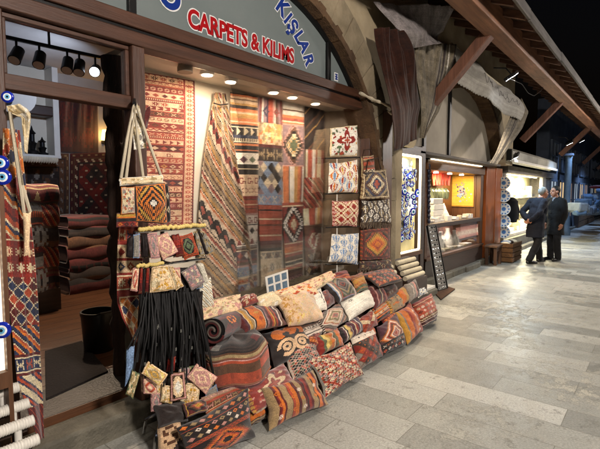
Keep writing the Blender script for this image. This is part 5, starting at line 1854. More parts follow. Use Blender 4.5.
MB().box((a2[0], 6.26, .2), (b2[0], 7.0, max(.23, P(90, 289, Y=6.3)[2]))).build('board', M_DARKWOOD, PALT)

# niche with a lace-edged shelf and two lantern ornaments
n0, n1 = P(20, 97, Y=7.29), P(54, 157, Y=7.29)
NI = thing('wall_niche', 'pale wall niche with lace-edged shelf at the back left of the shop', 'niche', (n0[0], 7.2, n1[2]))
MB().box((n0[0] - .5, 7.27, n1[2]), (n1[0] - .06, 7.298, n0[2] + .45)).build('backing', M_WHITEWALL, NI, smooth=False)
MB().box((n1[0] - .10, 7.0, n1[2]), (n1[0] - .02, 7.299, n0[2] + .45)).build('side_board', M_WHITE, NI)
MB().box((n0[0] - .5, 6.98, n1[2] - .04), (n1[0] - .02, 7.269, n1[2])).build('shelf', M_WHITE, NI)
la = MB()
for i in range(14):
    x = n0[0] - .1 + (n1[0] - n0[0]) * i / 13
    la.lathe([(.001, -.09), (.03, -.06), (.035, -.02), (.03, 0)], (x, 6.972, n1[2] - .035), 8)
la.build('lace_edge', M_CREAM, NI)
for i, (u, h, lab) in enumerate(((33, .42, 'taller dark minaret-shaped lantern on the niche shelf'), (43, .27, 'shorter dark minaret-shaped lantern on the niche shelf'))):
    p = P(u, 150, Y=7.1)
    o = MB().lathe([(.07, 0), (.08, h * .12), (.04, h * .18), (.05, h * .35), (.065, h * .4), (.035, h * .46), (.035, h * .7), (.055, h * .74), (.02, h * .84), (.004, h)], (p[0], 7.12, n1[2] + .001), 12).build('lantern', M_BLACK)
    tag(o, lab, 'lantern', 'lanterns on the niche shelf')
p = P(30, 108, Y=7.1)
tag(MB().box((p[0] - .25, 7.02, p[2] - .1), (p[0] + .3, 7.26, p[2] + .05)).build('wall_shelf', M_DARKWOOD, bevel=.02), 'dark wooden wall shelf above the lanterns', 'shelf')
p = P(16, 97, Y=6.9)
WH = thing('wheel_ornament', 'white wheel ornament with round dark holes at the top left inside', 'ornament', p)
MB().lathe([(.24, 0), (.24, .05), (.02, .06)], p, 24, axis=(-.3, -1, 0)).build('disc', M_WHITE, WH)
ho = MB()
for k in range(5):
    t = 2 * math.pi * k / 5
    ho.lathe([(.055, .045), (.055, .062), (.01, .064)], p + np.array([.15 * math.cos(t) * .95, -.15 * math.cos(t) * -.28, .15 * math.sin(t)]), 14, axis=(-.3, -1, 0))
ho.build('hole', M_BLACK, WH)
# bin, mat
b0, b1 = P(93, 352, Z=.2), P(117, 350, Z=.2)
bc = P(105, 352, Z=.2)
zt_ = P(105, 312, Y=bc[1])[2]
BIN = thing('waste_bin', 'black plastic bin standing just inside the door', 'bin', bc)
wd = abs(b1[0] - b0[0]) * .5
MB().lathe([(.12, 0), (.125, .01), (.145, zt_ - .23), (.15, zt_ - .23), (.15, zt_ - .2), (.135, zt_ - .2), (.13, zt_ - .3)], bc + [0, .1, 0], 22).build('body', M_BLACKP, BIN)
MB().tube([bc + [-.1, .0, zt_ - .22], bc + [-.06, -.06, zt_ - .19], bc + [.06, -.06, zt_ - .19], bc + [.1, 0, zt_ - .22]], .008, 6).build('rim_handle', M_BLACKP, BIN)
q = [P(45, 352, Z=.205), P(82, 342, Z=.205), P(108, 372, Z=.205), P(46, 400, Z=.205)]
mt_ = MB()
mt_.add([tuple(p) for p in q] + [tuple(p + [0, 0, .012]) for p in q], [(3, 2, 1, 0), (4, 5, 6, 7), (0, 1, 5, 4), (1, 2, 6, 5), (2, 3, 7, 6), (3, 0, 4, 7)])
tag(mt_.build('door_mat', M('charcoal_mat', '241d1b', rough=1, bump=.6, scale=40)), 'dark doormat lying on the planks inside the door', 'mat')

# ------------------------------------------------------------------ evil eye showcase
SX0, SX1, SZ0, SZ1, SYF = P(392, 200, Y=2.8)[0], P(421.5, 200, Y=2.8)[0], .74, 2.15, 2.80
EC = thing('bead_showcase', 'tall lit showcase of blue evil eye beads right of the hung bags', 'showcase', ((SX0 + SX1) / 2, 2.7, .1))
MB().box((SX0 - .52, SYF - .14, .1), (P(391.5, 200, Y=SYF - .14)[0], SYF + .12, 2.6)).build('side_board', M_CABZ, EC)
MB().box((SX1, SYF, .1), (SX1 + .12, SYF + .3, 2.30)).build('side_board', M_DARKWOOD, EC)
MB().box((SX0, SYF, SZ1), (SX1, SYF + .12, SZ1 + .13)).build('head_board', M_DARKWOOD, EC)
MB().box((SX0, SYF - .03, SZ0 - .06), (SX1, SYF + .12, SZ0)).build('sill', M_CABZ, EC)
MB().box((SX0, SYF + .105, SZ0), (SX1, SYF + .115, SZ1)).build('backing', M('pale_straw_backing', 'c9bd8a', 'd8cda2', rough=.8, scale=4), EC, smooth=False)
MB().box((SX0, SYF + .02, .1), (SX1, SYF + .1, SZ0 - .061)).build('lower_panel', M_DARKWOOD, EC)
MB().box((SX1 - .035, SYF + .01, SZ0 + .01), (SX1 - .002, SYF + .03, SZ1 - .01)).build('led_strip', M_LED, EC)
MB().box((SX0 + .01, SYF + .01, SZ1 - .03), (SX1 - .036, SYF + .03, SZ1 - .002)).build('led_strip', M_LED, EC)
MB().box((SX0 + .01, SYF + .01, SZ0 + .002), (SX1 - .036, SYF + .03, SZ0 + .02)).build('led_strip', M_LED, EC)
for z_ in (SZ1 - .05, ):
    lamp('AREA', ((SX0 + SX1) / 2, SYF + .02, z_), 7, 'fff0cc', EC, target=((SX0 + SX1) / 2, SYF + .09, 1.2), size=.06)
lamp('AREA', (SX1 - .05, SYF + .0, 1.45), 5, 'fff0cc', EC, target=(SX0 + .2, SYF + .1, 1.45), size=.06)
bead0 = None
rr = random.Random(3)
occ = []
GB = 'evil eye beads in the showcase'
for t in range(4000):
    if len(occ) >= 170: break
    x, z = rr.uniform(SX0 + .06, SX1 - .16), rr.uniform(SZ0 + .22, SZ1 - .14)
    r = rr.choice([.4, .45, .5, .55, .6, .7, .9, 1.2]) * .05
    if any(math.hypot(x - a, z - b_) < (r + c) * .62 for a, b_, c in occ): continue
    occ.append((x, z, r))
    if bead0 is None:
        bead0 = link('evil_eye_bead', bv + np.array([x, SYF + .06, z]), bf, M_GLAZE, dye=bdy, angle=50)
        tag(bead0, 'blue glass evil eye bead hanging in the lit showcase', 'bead', GB)
        o = bead0
        base0 = np.array([x, SYF + .06, z])
        orgoff = np.array(o.location) - base0
    else:
        o = bead0.copy()
        col.objects.link(o)
        o.location = np.array([x, SYF + .06 - rr.uniform(0, .03), z]) + orgoff * (r / .05)
    o.scale = (r / .05,) * 3
    o.rotation_euler = (rr.uniform(-.2, .2), rr.uniform(0, 3), rr.uniform(-.5, .3))
chs = MB()
for i in range(16):
    x = SX0 + .08 + i * (SX1 - SX0 - .26) / 15
    chs.tube([(x, SYF + .09, SZ1 - .05), (x, SYF + .09, SZ0 + .3 + rr.uniform(-.1, .2))], .003, 5)
chs.build('hanging_cord', M_BLUECLOTH, EC)
# white figurine and small charms on strings: silver hands
for i in range(26):
    x, z = rr.uniform(SX0 + .07, SX1 - .18), rr.uniform(SZ0 + .25, SZ1 - .12)
    mb = MB().lathe([(.001, -.035), (.016, -.02), (.018, .0), (.008, .012), (.006, .03), (.001, .034)], (x, SYF + .035, z), 8)
    tag(mb.build('silver_charm', M_CHROME if i % 2 else M_WHITE), 'small pale drop charm hanging among the blue beads', 'charm', 'drop charms in the showcase')

# two pyramids of cream rolls under the showcase
for i, (u0, u1, v0, lab) in enumerate(((385, 398, 262, 'nearer pyramid of cream bracelet rolls under the bead showcase'), (405, 423, 258, 'farther pyramid of cream bracelet rolls under the bead showcase'))):
    y0 = 2.52
    a = P(u0, v0 + 16, Y=y0)
    b_ = P(u1, v0 + 16, Y=y0)
    t = thing('roll_pyramid', lab, 'bracelet rolls', ((a[0] + b_[0]) / 2, y0 + .1, .40), 'pyramids of cream rolls under the showcase')
    zb = P((u0 + u1) / 2, v0 + 20, Y=y0)[2]
    for k in range(4):
        x0, x1 = a[0] + .01 * k, b_[0] - .0 * k
        yk, zk = y0 + .045 * k, zb + .03 + .062 * k
        n_ = 24
        MB().tube([(x0 + (x1 - x0) * j / n_, yk, zk) for j in range(n_ + 1)], [.031 + .002 * math.sin(j * 2.1) for j in range(n_ + 1)], 14).build('roll', M_CREAM, t)
    MB().prism([(y0 - .03, zb - .005), (y0 + .24, zb - .005), (y0 + .24, zb + .25), (y0 + .2, zb + .25)], 'X', a[0] + .02, b_[0] - .02).build('stand', M_DARKWOOD, t)
    MB().box((a[0] - .02, y0 - .05, .1), (b_[0] + .03, y0 + .25, zb - .006)).build('plinth', M_DARKWOOD, t)

# ------------------------------------------------------------------ jewellery stall goods
jy = 3.42
for i in range(6):
    u = 432.5 + i * 2.9
    drape('red_scarf', 'glowing red scarf hanging in the upper opening of the jewellery stall, %s from the left' % ('first', 'second', 'third', 'fourth', 'fifth', 'sixth')[i], 'scarf',
          [(u, 169), (u, 185.5)], [(u + 3, 169.3), (u + 3, 185.5)], jy + .1, solid(16, 6, 'r' if i % 2 else 'R') * [1.5, .8, .8], COTTON, pleats=1, amp=.012, group='red scarves in the jewellery stall')
XW = JX1 - .20
pa, pb = P(451, 176.5, X=XW), P(473, 206, X=XW)
MB().box((XW + .004, JY + .10, .47), (XW + .02, JY + JD - .05, 1.999)).build('side_lining', M_CABZ, JEW, smooth=False)
PT = thing('framed_picture', 'gold ground picture of a blue and pink flower bunch on the stall end wall', 'picture', (XW, (pa[1] + pb[1]) / 2, pb[2]))
arr = np.tile(PAL['y'] * 1.15, (60, 56, 1))
x_, y_ = grid(60, 56)
r0_ = random.Random(8)
for _ in range(190):
    a_, d_ = r0_.uniform(0, 6.28), abs(r0_.gauss(0, 8))
    cx, cy = 28 + d_ * math.cos(a_), 29 + d_ * 1.1 * math.sin(a_)
    c_ = r0_.choice('BPvGb') if cy > 24 else r0_.choice('BBBGg')
    arr[np.hypot(x_ - cx, y_ - cy) < r0_.uniform(.7, 2.0)] = PAL[c_]
Gp = [(XW - .012, pa[1] + (pb[1] - pa[1]) * k / 56, pb[2] + (pa[2] - pb[2]) * j / 60) for j in range(61) for k in range(57)]
link('canvas', np.array(Gp), gridfaces(60, 56), COTTON, PT, dye=dyes(arr, .03), angle=0, solid=.004)
fm = MB()
e = .02
y0_, y1_ = pb[1], pa[1]
fm.box((XW - .02, y0_ - e, pb[2] - e), (XW, y1_ + e, pb[2])).box((XW - .02, y0_ - e, pa[2]), (XW, y1_ + e, pa[2] + e))
fm.box((XW - .02, y0_ - e, pb[2]), (XW, y0_, pa[2])).box((XW - .02, y1_, pb[2]), (XW, y1_ + e, pa[2]))
fm.build('frame', M('gilt_frame', 'a8803a', rough=.4), PT)
zsh = 1.062
rr = random.Random(12)
xs_ = P(431.5, 213, Y=3.38)[0]
GW = 'white boxes on the jewellery stall shelf'
for i, (x, y, z, s) in enumerate(((xs_, 3.38, 0, .42), (xs_, 3.38, .11, .40), (xs_ + .02, 3.38, .22, .38), (xs_, 3.39, .33, .36))):
    tag(MB().box((x - s / 2, y - .12, zsh + z), (x + s / 2 + .1, y + .12, zsh + z + .105)).build('white_box', M_WHITE, bevel=.008), 'flat white box in the stack on the stall shelf, %s' % ('lowest', 'second from below', 'third from below', 'topmost')[i], 'box', GW)
cushion('white cushion-shaped cloth display leaning on the stall shelf', ((435, 207), (444, 203), (450, 217), (438, 219)), solid(20, 20, 'w'), n=(-.5, -.8, .4), T=.05, Y=3.3, mat=COTTON, name='display_pad', cat='display pad', group=None, back='w')
x = JX0 + .2
k = 0
while x < JX1 - .45:
    wv = rr.uniform(.1, .22)
    hv = rr.uniform(.03, .1)
    tb = MB().box((x, 3.12 + rr.uniform(0, .1), zsh), (x + wv, 3.3, zsh + hv)) if rr.random() < .5 else MB().lathe([(wv * .35, 0), (wv * .5, hv * .6), (wv * .48, hv), (wv * .4, hv), (wv * .36, hv * .3)], (x + wv / 2, 3.2, zsh), 14)
    o = tb.build('trinket_tray' if len(tb.V) == 8 else 'trinket_bowl', M_WHITE if rr.random() < .7 else M_CREAM)
    tag(o, ('small white tray of trinkets along the front of the stall shelf' if len(tb.V) == 8 else 'small white bowl of trinkets along the front of the stall shelf'), 'tray' if len(tb.V) == 8 else 'bowl',
        'trinket trays on the stall shelf' if len(tb.V) == 8 else 'trinket bowls on the stall shelf')
    x += wv + rr.uniform(.02, .08)
# greenish jars behind the scarves
for i in range(5):
    p = P(431 + i * 3.6, 194, Y=3.5)
    o = MB().lathe([(.055, 0), (.075, .05), (.075, .15), (.04, .19), (.045, .22)], (p[0], 3.5, p[2] - .1), 12).build('jar', M('pale_green_ceramic', '68735e', rough=.3) if i == 0 else bpy.data.materials['pale_green_ceramic'])
    tag(o, 'pale green ceramic jar in the row below the red scarves', 'jar', 'green jars below the red scarves')
jb = MB().box((JX0 + .2, 3.42, P(440, 194, Y=3.5)[2] - .12), (P(446, 194, Y=3.5)[0], 3.548, P(440, 194, Y=3.5)[2] - .101)).build('jar_shelf', M_CABZ, JEW)
# hanging dark charm string left of the scarves
ch = MB()
for i in range(12):
    p = P(429, 166 + i * 5, Y=3.08)
    ch.ball(p, (.035, .03, .05), 8, 6)
ch.tube([P(429, 163, Y=3.08), P(429, 224, Y=3.08)], .005, 5)
tag(ch.build('bead_string', M('dark_blue_beads', '2a2f45', rough=.3)), 'dark string of large beads hanging at the stall left upright', 'bead string')
# lower opening: necklace busts and lace
for i, (u, v, s) in enumerate(((440, 246, 1.0), (447.5, 243, 1.15), (454, 244, .95))):
    p = P(u, v, Y=3.36)
    h = .36 * s
    bust = MB().lathe([(.10 * s, 0), (.115 * s, h * .2), (.10 * s, h * .5), (.05 * s, h * .72), (.035 * s, h * .85), (.04 * s, h)], (p[0], 3.36, .471), 16)
    o = bust.build('necklace_bust', M_WHITE)
    tag(o, ('white necklace bust at the left of the lower stall opening', 'tallest white necklace bust in the lower stall opening', 'white necklace bust right of the tallest one')[i], 'bust', 'necklace busts in the lower stall opening')
    MB().tube([(p[0] + .075 * s * math.cos(t), 3.36 - .085 * s - .01 * math.sin(t), .471 + h * .62 + .09 * s * math.sin(t)) for t in np.linspace(math.pi, 2 * math.pi, 10)], .006, 5).build('necklace', M_CHROME, o)
arr = solid(14, 60, 'P')
for i in range(6): arr = stamp(arr, '*', 5 + i * 10, 7, 'w')
for i in range(6): arr = stamp(arr, 'D', 10 + i * 10, 7, 'w')
drape('lace_runner', 'white lace runner hung at the back of the lower stall opening', 'lace', [(456, 228), (456, 240)], [(478, 224), (478, 235)], None, arr, COTTON, XP=XW - .03)
x = JX0 + .5
while x < JX1 - .6:
    wv = rr.uniform(.12, .28)
    tag(MB().box((x, 3.16, .471), (x + wv, 3.32, .471 + rr.uniform(.03, .07))).build('trinket_tray', M_WHITE if rr.random() < .8 else M_CREAM, bevel=.004),
        'low white tray on the floor of the lower stall opening', 'tray', 'white trays in the lower stall opening')
    x += wv + .04
tag(MB().prism([(JX0 + .14, .471), (JX0 + .42, .471), (JX0 + .34, .85), (JX0 + .16, .85)], 'Y', 3.16, 3.2).build('red_sign_card', M('red_card', 'b5301f', rough=.6)), 'bright red card standing at the left of the lower stall opening', 'card')

# leaning narrow board of rings
BL, BR = P(437.5, 291, Z=.02), P(447, 288, Z=.02)
TL = P(427, 226, Y=2.92)
TR = TL + (BR - BL) * .85
LB = thing('leaning_board', 'tall narrow black-framed board of small rings leaning on the jewellery stall', 'display board', (BL + BR) / 2 * [1, 1, 0])
nb = np.cross(BR - BL, TL - BL)
nb /= np.linalg.norm(nb)
if nb[1] > 0: nb = -nb
qd = [TL, TR, BR, BL]
V = [p for p in qd] + [p - nb * .03 for p in qd]
MB().add(V, [(0, 1, 2, 3), (7, 6, 5, 4), (0, 4, 5, 1), (1, 5, 6, 2), (2, 6, 7, 3), (3, 7, 4, 0)]).build('backing', M('grey_felt', 'a5a49f', rough=.95), LB)
frm = MB()
for a, b_ in ((TL, TR), (TR, BR), (BR, BL), (BL, TL)): frm.beam(a + nb * .004, b_ + nb * .004, .014, .03, tuple(nb))
frm.build('frame', M_BLACK, LB)
for j in range(15):
    t = (j + .5) / 15
    c = BL * (1 - t) + TL * t
    e_ = (BR * (1 - t) + TR * t) - c
    for k_ in range(3):
        MB().ball(c + e_ * (.22 + .28 * k_) + nb * .008, .018 if (j + k_) % 2 else .012, 6, 5).build('ring', M_BLACK if (j * k_) % 3 else M_CHROME, LB)
rg = MB()
for j in range(14):
    t = (j + 1) / 15
    rg.beam(BL * (1 - t) + TL * t + nb * .003, BR * (1 - t) + TR * t + nb * .003, .012, .01, tuple(nb))
rg.build('divider', M_FASCIA, LB)
q = [P(433, 292, Z=.006), P(446, 286.5, Z=.006), P(455, 289.5, Z=.006), P(441, 300, Z=.006)]
mt_ = MB().add([tuple(p) for p in q] + [tuple(p + [0, 0, .015]) for p in q], [(3, 2, 1, 0), (4, 5, 6, 7), (0, 1, 5, 4), (1, 2, 6, 5), (2, 3, 7, 6), (3, 0, 4, 7)])
tag(mt_.build('floor_mat', M('brown_mat', '4f3524', rough=1, bump=.6, scale=40)), 'brown mat on the paving at the foot of the leaning board', 'mat')
tag(MB().box(P(424, 289, Z=.1) + [-.15, -.1, 0], P(424, 289, Z=.1) + [.2, .1, .04]).build('folded_papers', M_WHITE, bevel=.005), 'folded white papers on the kerb behind the heap right end', 'papers')
tag(cushion('small blue and white printed cushion behind the heap right end', ((415, 290), (424, 287), (428, 293), (418, 298)), ikat(24, 24, 'w', 'bB', 8, 10), n=(0, -.6, .8), T=.04, Y=2.45, mat=COTTON), group='cushions heaped below the shop window')

# ------------------------------------------------------------------ bench, basket, plates, jacket by the pillar
bp_ = [P(484.5, 262, Z=0), P(498, 264.5, Z=0)]
BN = thing('wooden_bench', 'low worn wooden bench in front of the orange pillar', 'bench', bp_[0])
bx0, bx1 = 10.15, 10.6
by0, by1 = 2.72, 3.0
zt_ = .44
MB().box((bx0, by0, zt_ - .05), (bx1, by1, zt_)).build('seat', wood('worn_bench_wood', '5b4230', 'X', rough=.7), BN, bevel=.01)
for x in (bx0 + .06, bx1 - .06):
    for y in (by0 + .05, by1 - .05): MB().box((x - .03, y - .03, 0), (x + .03, y + .03, zt_ - .051)).build('leg', wood('bench_leg_wood', '4d3525', 'Z'), BN)
MB().box((bx0 + .08, by0 + .02, zt_ - .13), (bx1 - .08, by0 + .05, zt_ - .055)).build('apron', wood('bench_apron_wood', '4a3223', 'X'), BN)
cx_ = P(513, 262, Z=0)
BK = thing('wicker_crate', 'brown crate of goods covered with cloth beside the wooden bench', 'crate', (11.2, 2.5, 0))
M_WICK = M('brown_wicker', '5a3d24', '7a5836', rough=.85, scale=30, bump=.8)
x0, x1 = 10.75, 11.6
for z in (.02, .13, .24, .35): MB().box((x0, 2.55, z), (x1, 2.575, z + .095)).build('slat', M_WICK, BK, bevel=.006)
for z in (.02, .13, .24, .35): MB().box((x0, 2.576, z), (x0 + .025, 2.98, z + .095)).build('slat', M_WICK, BK, bevel=.006)
MB().box((x0 + .026, 2.576, .02), (x1, 2.98, .40)).build('filling', M_DARKWOOD, BK)
for i in range(5):
    c_ = (x0 + .12 + i * .16, 2.76 + rr.uniform(-.05, .05), .43)
    o = MB().ball(c_, (.09, .1, .05), 12, 8).build('cloth_bundle', (M_CREAM, M_BLUECLOTH, M_WHITE, M_DARKWOOD, M_CREAM)[i])
    tag(o, ('cream cloth bundle at the near end of the brown crate', 'blue cloth bundle on the brown crate', 'white cloth bundle in the middle of the brown crate', 'dark cloth bundle on the brown crate', 'cream cloth bundle at the far end of the brown crate')[i], 'cloth bundle', 'cloth bundles on the crate')
PN = ('topmost', 'second from the top', 'third from the top', 'fourth from the top', 'lowest')
for i, v in enumerate((183, 196, 209, 221, 232)):
    p = P(503.5, v, Y=3.0)
    t = thing('hanging_plate', 'blue and white plate hanging right of the orange pillar, %s' % PN[i], 'plate', p, 'plates hung in a column')
    MB().lathe([(.05, .0), (.09, .01), (.15, .035), (.155, .04), (.15, .045), (.08, .02), (.001, .02)], p, 22, axis=(-.85, -.5, 0)).build('dish', M_WHITE, t)
    rg = MB()
    for kq in range(10):
        tq = kq * .628
        rg.lathe([(.02, .03), (.02, .047), (.004, .05)], p + .115 * math.cos(tq) * np.array([.5, -.85, 0]) + [0, 0, .115 * math.sin(tq)], 8, axis=(-.85, -.5, 0))
    rg.lathe([(.05, .021), (.05, .024), (.004, .025)], p, 14, axis=(-.85, -.5, 0))
    rg.build('painted_pattern', M_BLUECLOTH, t)
    MB().tube([p + [0, 0, .155], p + [0, 0, .24]], .006, 5).build('cord', M_BLACK, t)
JK = thing('hanging_jacket', 'black jacket hanging at the near edge of the bright window', 'jacket', P(511, 218, Y=2.95))
p = P(511.5, 198, Y=2.95)
MB().lathe([(.14, -.62), (.17, -.5), (.15, -.2), (.16, -.08), (.08, .0), (.03, .02)], p, 16).build('body', M('black_wool', '121214', rough=.95), JK)
for s in (-1, 1): MB().tube([p + [.1 * s, -.05 * s, -.05], p + [.17 * s, -.1 * s, -.3], p + [.17 * s, -.1 * s, -.55]], [.055, .06, .05], 10).build('sleeve', bpy.data.materials['black_wool'], JK)

# ------------------------------------------------------------------ awnings and tarpaulin bundles above the stalls
def cloth_arr(c, H=60, W=40, f=.25):
    a = solid(H, W, c)
    return a * (1 + f * nrg.standard_normal((1, W, 1)) * .3)


M_AWNR = woven('rust_awning_canvas', weave=150, bump=.3, wear=.5, sheen=.1)
PALx = PAL
PAL['1'], PAL['2'], PAL['3'], PAL['4'] = [np.array(hx(c)) for c in ('33190f', '7d7360', '8a8280', 'a5a198')]
drape('rust_awning', 'folded rust brown awning hanging between the two stone arches', 'awning',
      [(384, 26), (388, 60), (388, 120), (391, 152)], [(398, 34), (409, 52), (420, 90), (425, 105), (419, 139)], 2.42, cloth_arr('1', 60, 60), M_AWNR, pleats=3.0, amp=.09, sway=.07, ph=.7, group='folded awnings')
drape('beige_awning', 'folded beige striped awning tied up beside the rust brown awning', 'awning',
      [(418, 38), (414, 60), (419, 100), (421, 138)], [(455, 46), (452, 75), (440, 112), (424, 138)], 2.62, np.concatenate([cloth_arr('2', 60, 30), stripes(60, 20, 'd1 22 d1 23 w1 22 d1 24'.replace('22', '22'))], 1), M_AWNR, pleats=2.6, amp=.06, sway=.03, ph=1.3, group='folded awnings')
drape('grey_tarpaulin', 'crumpled pale grey tarpaulin stuffed under the canopy above the beige awning', 'tarpaulin',
      [(380, 0), (392, 30), (412, 48)], [(446, 8), (448, 30), (438, 44)], 2.5, cloth_arr('3', 40, 50), M_AWNR, pleats=2.3, amp=.13, sway=.10, ph=2, group='folded awnings')
# white lace-edged awning valance
lt, rt = P(453, 44, Y=2.60), P(519, 99, Y=2.32)
lb, rb = P(455, 77, Y=2.54), P(520, 120, Y=2.24)
LA = thing('white_awning', 'white awning flap with scalloped lower edge and faint handwriting over the jewellery stall', 'awning', (lt + rt) / 2, 'folded awnings')
H, W = 24, 110
G = []
for j in range(H + 1):
    t = j / H
    for k in range(W + 1):
        s = k / W
        p = (lb * (1 - s) + rb * s) * (1 - t) + (lt * (1 - s) + rt * s) * t
        sag = -.03 * math.sin(math.pi * s) - .012 * math.sin(9 * s + 1)
        z = p[2] + sag * (.6 + .4 * (1 - t))
        if j == 0: z -= .028 * abs(math.sin(math.pi * s * 34))
        y = p[1] + .035 * math.sin(s * 11 + t * 2) + .015 * math.sin(s * 27 + 3 * t) - .07 * math.sin(math.pi * t)
        G.append((p[0], y, z))
link('flap', np.array(G), gridfaces(H, W), COTTON, LA, dye=dyes(solid(H, W, '4'), .03), angle=0, solid=.006)
Gt = np.array(G).reshape(H + 1, W + 1, 3)
# handwriting: faint looping grey strokes
hwv = MB()
rr2 = random.Random(4)
for wd0, wd1 in ((.30, .48), (.55, .88)):
    pts = []
    s = wd0
    ph = 0
    while s < wd1:
        ph += .55
        tt = .55 + .09 * math.sin(ph) * (1 + .6 * math.sin(ph * .37)) + .03 * math.sin(ph * 2.3)
        kk = (s + .006 * math.cos(ph)) * W
        j, k = min(H, max(0, int(tt * H))), min(W, max(0, int(kk)))
        pts.append(Gt[j, k] + [0, -.012, (tt * H - j) * .02])
        s += .0048
    hwv.tube(pts, .0035, 4)
hwv.build('handwriting', M('grey_ink', '6f6a66', rough=.9), LA)
MB().tube([lt + [0, .03, 0], (lt + rt) / 2 + [0, .03, -.03], rt + [0, .03, 0]], .03, 10).build('roller', M_CREAM, LA)
drape('side_awning', 'beige striped side flap hanging from the far end of the white awning', 'awning', [(517, 104), (508, 125), (496, 152), (489, 164)], [(521, 98), (528, 112), (522, 128), (497, 166)], 2.3,
      np.concatenate([stripes(40, 20, '22 d1 22 d1 22 d1 22'), cloth_arr('2', 40, 14)], 1), M_AWNR, pleats=2, amp=.03, group='folded awnings')
# twisted cord on the arch pier, curled cable end
pr2 = [P(360, 93, Y=2.62), P(372, 99, Y=2.60), P(382, 103, Y=2.6), P(389, 106, Y=2.58), P(393, 109, Y=2.56), P(391, 114, Y=2.56), P(388, 111, Y=2.57)]
tag(MB().tube(poly_at(pr2, np.linspace(0, 1, 24)), [.016 + .005 * math.sin(k * 1.3) for k in range(24)], 8).build('twisted_rope', M_CREAM), 'short twisted pale rope tied across the arch foot', 'rope')

# ------------------------------------------------------------------ far goods under cold light
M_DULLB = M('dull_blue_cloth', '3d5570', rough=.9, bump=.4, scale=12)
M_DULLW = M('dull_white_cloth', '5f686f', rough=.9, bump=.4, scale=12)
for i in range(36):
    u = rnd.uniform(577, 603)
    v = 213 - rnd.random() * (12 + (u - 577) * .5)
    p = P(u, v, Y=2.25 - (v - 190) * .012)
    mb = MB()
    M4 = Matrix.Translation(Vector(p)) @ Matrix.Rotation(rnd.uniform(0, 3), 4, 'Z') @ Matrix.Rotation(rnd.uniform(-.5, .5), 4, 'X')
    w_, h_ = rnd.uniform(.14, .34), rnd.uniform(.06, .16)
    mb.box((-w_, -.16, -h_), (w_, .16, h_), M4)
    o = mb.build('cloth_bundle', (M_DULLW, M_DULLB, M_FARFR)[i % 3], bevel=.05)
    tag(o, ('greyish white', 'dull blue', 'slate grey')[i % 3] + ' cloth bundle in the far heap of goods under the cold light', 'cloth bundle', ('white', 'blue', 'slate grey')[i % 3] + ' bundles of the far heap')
p0, p1 = P(578, 228, Z=0), P(594, 226, Z=0)
CRT = thing('goods_crate', 'wooden crate under the far heap of goods', 'crate', (p0 + p1) / 2)
y0 = p0[1]
xa, xb = p0[0], p0[0] + 6
for z in (.03, .3, .57): MB().box((xa, y0 - .02, z), (xb, y0, z + .24)).build('slat', M_WICK, CRT)
MB().box((xa, y0 + .001, 0), (xb, y0 + .5, .85)).build('body', M_DARKWOOD, CRT)
p = P(574, 228, Z=0)
AB = thing('street_board', 'dark panel leaning in front of the far heap of goods', 'panel', p)
MB().beam(p, p + [.2, .15, 1.15], .9, .05, (0, 1, .1)).build('board', M_FARFR, AB)
tag(MB().ball(P(597, 187, Y=2.2), (.5, .3, .08), 12, 8).build('red_cloth', M('red_blanket', '7c2a30', rough=.9)), 'red blanket lying on the far heap of goods', 'blanket')

# ------------------------------------------------------------------ two men talking
M_SKIN = M('skin', '9a6a52', rough=.5, bump=.05, var=.06, grime=.08, fine=120)
M_NAVY = M('navy_wool_coat', '0f1422', rough=.92, bump=.25, var=.15, fine=220)
M_BLKCOAT = M('black_wool_coat', '08090b', rough=.92, bump=.25, var=.15, fine=220)
M_TROUS = M('black_trousers', '0e0e11', rough=.9, bump=.2, fine=200)
M_SHOE = M('black_leather_shoe', '0b0a0a', rough=.25, bump=.05)
M_HAIRG = M('grey_hair', '77756f', '98958f', rough=.8, scale=40, stretch=(1, 1, .2), bump=.5)
M_HAIRD = M('dark_hair', '17130f', rough=.7, scale=40, stretch=(1, 1, .2), bump=.5)
M_SHIRT = M('white_shirt', '7f838c', rough=.8)


def capsule(mb, a, b, ra, rb, n=12):
    a, b = np.array(a, float), np.array(b, float)
    d = (b - a) / np.linalg.norm(b - a)
    pts, rs = [], []
    for t in (-.95, -.7, -.35, 0):
        pts.append(a + d * ra * t)
        rs.append(ra * math.sqrt(1 - t * t))
    for t in (0, .35, .7, .95):
        pts.append(b + d * rb * t)
        rs.append(rb * math.sqrt(1 - t * t))
    mb.tube(pts, rs, n)


def chain(mb, pts, rs):
    for i in range(len(pts) - 1): capsule(mb, pts[i], pts[i + 1], rs[i], rs[i + 1])


def ell(mb, c, r): mb.ball(c, r, 16, 12)


def crease(o, k, sc_):
    tx = bpy.data.textures.new('creases', 'CLOUDS')
    tx.noise_scale = sc_
    tx.noise_depth = 3
    md = o.modifiers.new('creases', 'DISPLACE')
    md.texture = tx
    md.texture_coords = 'LOCAL'
    md.strength = k
    md.mid_level = .5


